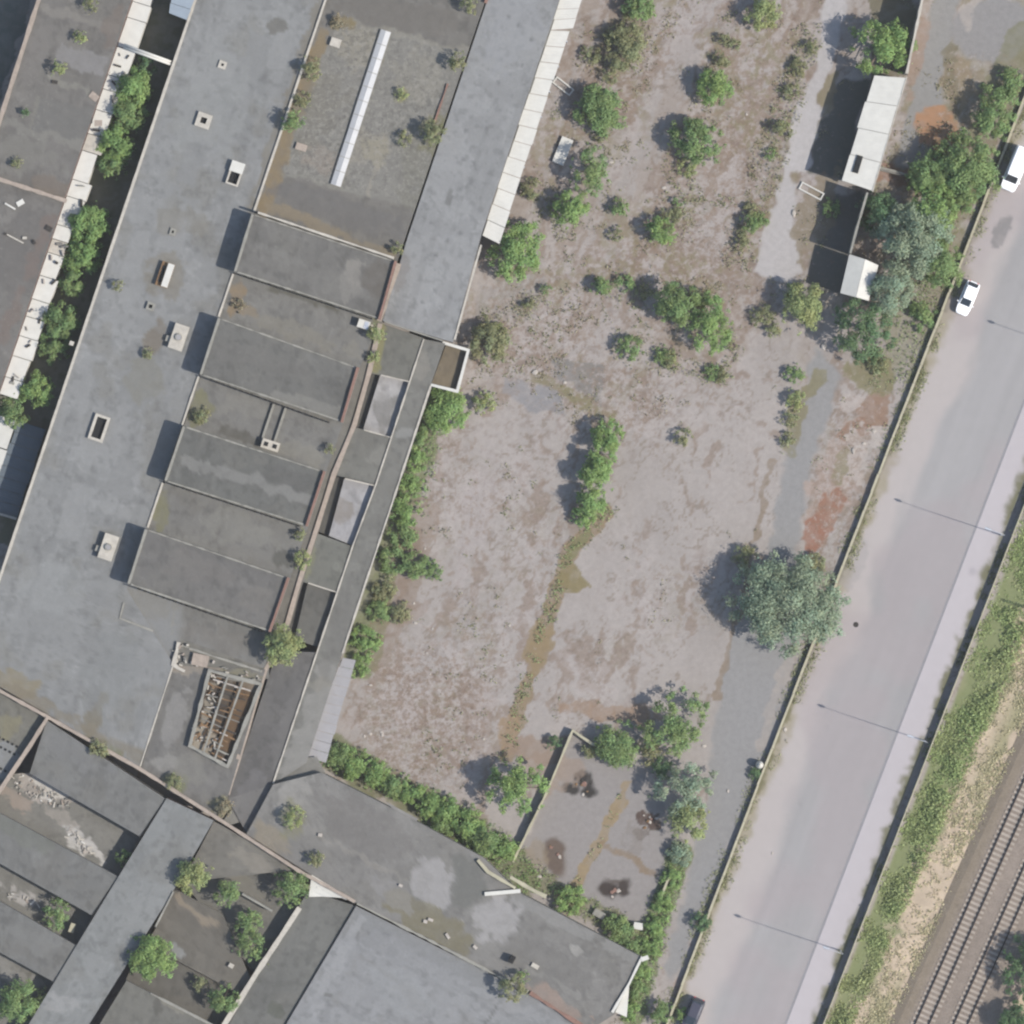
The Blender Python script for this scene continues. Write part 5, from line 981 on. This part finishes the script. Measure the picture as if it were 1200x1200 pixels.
for pts, k_, nm in STRIPS:
    for i in range(k_):
        t = nr.rand()*(len(pts)-1); a_ = int(t); p_ = np.array(pts[a_], float)+(np.array(pts[a_+1], float)-np.array(pts[a_], float))*(t-a_)+nr.normal(size=2)*7
        S(p_[0], p_[1], nr.uniform(6, 12), nr.uniform(.5, 1.3), ['olive', 'mid', 'olive', 'yellow'][i % 4], 'small ragged weed bush in the '+nm, 'weed bushes in the '+nm, dens=.7)
# bushes on roofs
ZB = dict(C=4.6, F=4.4, V=4.35, L=4.7, A=4.4, W=2.7, Q=3.2)
for x, y, r_, h, tn, zk, lab in ((345, 145, 13, 1.9, 'mid', 'F', 'bush on the roof seam beside the long skylight court'), (366, 82, 13, 1.7, 'olive', 'F', 'olive bush on the roof seam near the white roof vent'), (356, 118, 10, .8, 'olive', 'F', 'low olive weeds on the roof seam between two bushes'), (537, 75, 11, 1.7, 'olive', 'F', 'olive bush at the upper edge of the gravel roof'), (508, 157, 14, 1.8, 'olive', 'F', 'olive bush with big shadow on the gravel roof'), (472, 112, 7, .9, 'yellow', 'F', 'small yellow bush beside the white skylight strip'),
   (474, 165, 9, .8, 'olive', 'F', 'thin weeds on the gravel roof middle'), (550, 8, 11, 1.6, 'olive', 'F', 'bush at the top of the court roof beside the wing'), (398, 27, 9, .8, 'dry', 'F', 'dry weeds at the corner of the gravel roof'), (466, 292, 8, .9, 'olive', 'F', 'small weeds at the corner of first shed and wing'), (140, 336, 7, 1.0, 'olive', 'C', 'tiny bush alone on the long grey roof'), (176, 415, 7, .7, 'olive', 'C', 'tiny weeds below the upper ventilation unit'),
   (118, 877, 11, .9, 'olive', 'C', 'olive bush on the lower parapet of the long roof'), (441, 392, 11, 1.2, 'yellow', 'V', 'yellowish bush beside the white air unit'), (438, 420, 8, .7, 'yellow', 'V', 'yellow weeds on the pinkish wall top'), (238, 488, 10, .9, 'olive', 'V', 'olive bush between second and third shed'), (282, 358, 8, .5, 'dry', 'V', 'dry weeds between first and second shed'), (355, 655, 11, 1.0, 'yellow', 'V', 'yellowish bush between third and fourth shed'), (352, 625, 8, .8, 'olive', 'V', 'small olive bush at the end of the third shed'), (387, 527, 6, .9, 'olive', 'V', 'tiny olive bush at the end of the valley roof'),
   (345, 957, 13, 1.3, 'yellow', 'L', 'yellowish bush on the south range near the roof bend'), (370, 1006, 10, .9, 'olive', 'L', 'olive bush on the south range parapet'), (602, 1155, 16, 1.9, 'olive', 'L', 'olive bush at the edge of the south hall roof'), (612, 1142, 8, 1.1, 'mid', 'L', 'small bush touching the olive one on the hall edge'), (206, 916, 10, .8, 'olive', 'C', 'olive weeds on the derelict roof edge'), (265, 945, 11, .8, 'dry', 'C', 'dry weeds on the pinkish parapet near the stripped lantern'),
   (95, 46, 8, .9, 'yellow', 'A', 'small yellow-green bush beside the grey patch of the warehouse roof'), (71, 82, 9, 1.3, 'yellow', 'A', 'yellow-green bush with long shadow on the warehouse roof'), (108, 8, 9, 1.0, 'olive', 'A', 'olive bush at the top of the warehouse roof'), (22, 193, 7, .7, 'olive', 'A', 'tiny weeds above the cross parapet of the warehouse'), (32, 133, 6, .7, 'deep', 'A', 'tiny dark weeds on the warehouse roof'),
   (68, 1070, 17, 2.0, 'mid', 'W', 'green bush in the sunken valley below the second south-west shed'), (147, 1004, 10, 1.2, 'mid', 'W', 'green bush in the shaded end of the debris-strewn valley'), (25, 1170, 24, 2.4, 'mid', 'W', 'bushy green shrub in the lowest south-west valley'), (55, 1172, 14, 1.4, 'yellow', 'W', 'yellowish shrub against the spine roof foot'), (267, 1046, 16, 1.8, 'mid', 'Q', 'green bush below the light tree on the lower roofs'), (292, 1078, 15, 1.6, 'mid', 'Q', 'green bush in the sunken lower roof corner'), (293, 1105, 17, 1.8, 'mid', 'Q', 'wide green bush beside the pinkish parapet'),
   (264, 1168, 17, 1.9, 'mid', 'Q', 'green bush near the foot of the pinkish parapet'), (342, 1038, 19, 2.2, 'mid', 'Q', 'green bush shading the roof beside the white ribbed edge'), (235, 1150, 10, .7, 'olive', 'Q', 'low olive weeds on the dark lower roof'), (312, 1125, 10, .7, 'olive', 'Q', 'olive weeds clinging to the pinkish parapet')):
    S(x, y, r_, h, tn, lab, z=ZB[zk], dens=.8)

# weeds, grass: nobody could count them
def tufts(name, label, px, py, hgt, tones, parent=None, blades=6, spread=.22, size=.11):
    n_ = len(px); k = np.repeat(np.arange(n_), blades); N_ = len(k)
    pos = np.column_stack([(px[k]-600)/10+nr.normal(size=N_)*spread, (600-py[k])/10+nr.normal(size=N_)*spread, nr.rand(N_)*hgt[k]+.03])
    nrm = nr.normal(size=(N_, 3))*.6; nrm[:, 2] += .8; nrm /= np.linalg.norm(nrm, axis=1)[:, None]; t = np.cross(nrm, nr.normal(size=(N_, 3))); t /= np.linalg.norm(t, axis=1)[:, None]; b = np.cross(nrm, t)
    s = size*nr.uniform(.6, 1.6, N_)[:, None]; v = np.stack([pos-t*s, pos+b*s*.5, pos+t*s, pos-b*s*.5], 1).reshape(-1, 3)
    col = tones[k]*nr.uniform(.7, 1.3, N_)[:, None]
    return tag(link(name, fast_mesh(name, v, np.arange(4*N_).reshape(-1, 4), np.repeat(col, 4, 0)), None, M['leaf']), label, 'weeds', None, 'stuff')
tn = lambda k: np.array(TONE[k], np.float32)
px = nr.uniform(495, 1120, 60000).astype(np.float32); py = nr.uniform(-40, 1200, 60000).astype(np.float32)
_, D_, F_, _ = ground_tone(px, py)
cl = N(px, py, 26, 501, 3); prob = D_*sm(.52, .8, cl*.75+D_*.25)*(.35+.65*sm(560, 380, py))
ln_ = m_line(px, py, [(712, 600), (665, 650), (640, 730), (606, 840), (592, 885)], 9, 4)*.6+m_line(px, py, [(500, 480), (470, 620), (420, 780)], 24, 8)*.9+m_line(px, py, [(385, 880), (570, 990), (610, 1030)], 24, 8)+m_line(px, py, [(800, 1000), (770, 1080), (742, 1190)], 15, 6)+m_line(px, py, [(610, 1020), (752, 1098)], 12, 6)*.8+m_line(px, py, [(1190, 60), (1120, 230), (1040, 430)], 26, 12)*.7+m_line(px, py, [(962, 440), (925, 530)], 9, 5)*.7+m_line(px, py, [(735, 920), (680, 1030)], 5, 3)*.3
ls_ = sum(m_line(px, py, p_, 18, 12) for p_, _, _ in STRIPS)*sm(.35, .65, N(px, py, 22, 551, 3))
prob = np.maximum(np.maximum(prob*.75, np.clip(ln_, 0, 1)), np.clip(ls_, 0, .85))
bad = m_poly(px, py, CONC, 2)+m_poly(px, py, PATH_S, 2)+(px > xt(py)-2)+(px < np.where(py < 290, 690-.34*py, np.where(py < 900, 560-.337*(py-290)+6, 0)))*(py < 880)
south_in = m_poly(px, py, [(321, 918), (377, 904), (470, 951), (566, 1003), (610, 1045), (752, 1120), (719, 1187), (690, 1205), (300, 1205)], 2)
keep = (nr.rand(len(px)) < prob*.6) & (bad < .5) & (south_in < .5); px, py = px[keep], py[keep]; gm = np.clip(ln_[keep], 0, 1)[:, None]
mixk = N(px, py, 40, 511, 2)[:, None]; tones = (tn('olive')*mixk+tn('dry')*(1-mixk))*(1-gm)+(tn('bright')*.55+tn('mid')*.45)*gm
lsk = np.clip(ls_[keep], 0, 1); tones = tones*(1-.5*lsk[:, None])+(tn('olive')*.7+tn('mid')*.3)*(.5*lsk[:, None])
tufts('yard_weeds', 'low olive and dry weeds sprouting through the yard asphalt', px, py, .12+.3*np.maximum(gm[:, 0], lsk), tones)
n_ = 13000; py = nr.uniform(-60, 1260, n_).astype(np.float32); w0 = fx(py)-13; w1 = 1138-(py-880)*.45+4; px = (w0+(w1-w0)*nr.rand(n_)).astype(np.float32); cl_ = N(px, py, 18, 525, 3); u_ = (px-fx(py))/(w1-fx(py)); ok = (px < 1270) & (np.abs(px-fx(py)) > 1.2) & (px > xw(py)+3) & (nr.rand(n_) < sm(.3, .7, cl_*.7+u_*.35))
px, py = px[ok], py[ok]; q = N(px, py, 30, 521, 3)[:, None]; tones = (tn('bright')*.6+tn('olive')*.45)*q*1.15+(tn('yellow')*.7+tn('olive')*.5)*(1-q); dkv = (px < fx(py))[:, None]; tones = np.where(dkv, tn('olive')*.9, tones)
tufts('bank_grass', 'rough green grass on the railway bank behind the fence', px, py, .08+.7*sm(.5, .8, cl_[ok])*(~dkv[:, 0])*sm(.3, .8, u_[ok]), tones, blades=7, spread=.28, size=.14)
n_ = 5000; py = nr.uniform(500, 1260, n_).astype(np.float32); w0 = 1138-(py-880)*.45; px = (w0+nr.rand(n_)*58).astype(np.float32); q = N(px, py, 24, 531, 3, R(115), 2); ok = (nr.rand(n_) < sm(.35, .7, q)+.15) & (px < 1060+(1184-py)*.447-2); px, py = px[ok], py[ok]
tones = tn('dry')*1.75*nr.uniform(.8, 1.1, (len(px), 1))+(tn('olive')-tn('dry'))*(q[ok]*.7)[:, None]; tufts('dry_grass', 'straw coloured dry grass between the bank and the railway ballast', px, py, np.full(len(px), .12), tones, size=.12)
n_ = 3000; py = nr.uniform(-40, 1230, n_).astype(np.float32); sd = nr.rand(n_) < .6; px = (xt(py)+np.where(sd, 4+np.abs(nr.normal(size=n_))*4, -3-np.abs(nr.normal(size=n_))*4)).astype(np.float32); ok = nr.rand(n_) < sm(.3, .65, N(px, py, 30, 541, 3)); px, py = px[ok], py[ok]
tufts('wall_weeds', 'thin weeds along the foot of the cream boundary wall', px, py, np.full(len(px), .16), np.tile(tn('olive')*1.15, (len(px), 1)), blades=5, size=.1)

# ------------------------------------------------------------------ set every thing's origin at its own base
for o in list(COL.objects):
    if o.type == 'EMPTY' and o.parent is None and o.location.length < 1e-6 and 'label' in o:
        ch = [c for c in COL.objects if c.parent == o]; s = Vector(); k = 0
        for c in ch:
            if c.type == 'MESH' and len(c.data.vertices):
                co = np.empty(len(c.data.vertices)*3, np.float32); c.data.vertices.foreach_get('co', co); s += Vector(co.reshape(-1, 3).mean(0).tolist()); k += 1
        if k:
            s /= k; s.z = 0; o.location = s
            for c in ch: c.location = c.location-s

# ------------------------------------------------------------------ thin summer haze between the ground and the camera
hz = MB().box(-2700, 2700, -2700, 2700, -1.5, CAM_H+20)
hm = bpy.data.materials.new('haze'); hm.use_nodes = True; t = hm.node_tree; t.nodes.clear(); vo_ = t.nodes.new('ShaderNodeVolumePrincipled'); ou = t.nodes.new('ShaderNodeOutputMaterial')
vo_.inputs['Color'].default_value = (.97, .95, .91, 1); vo_.inputs['Density'].default_value = HAZE; vo_.inputs['Anisotropy'].default_value = 0.0
t.links.new(vo_.outputs[0], ou.inputs['Volume']); tag(hz.build('haze', hm), 'thin pale summer haze', kind='stuff')
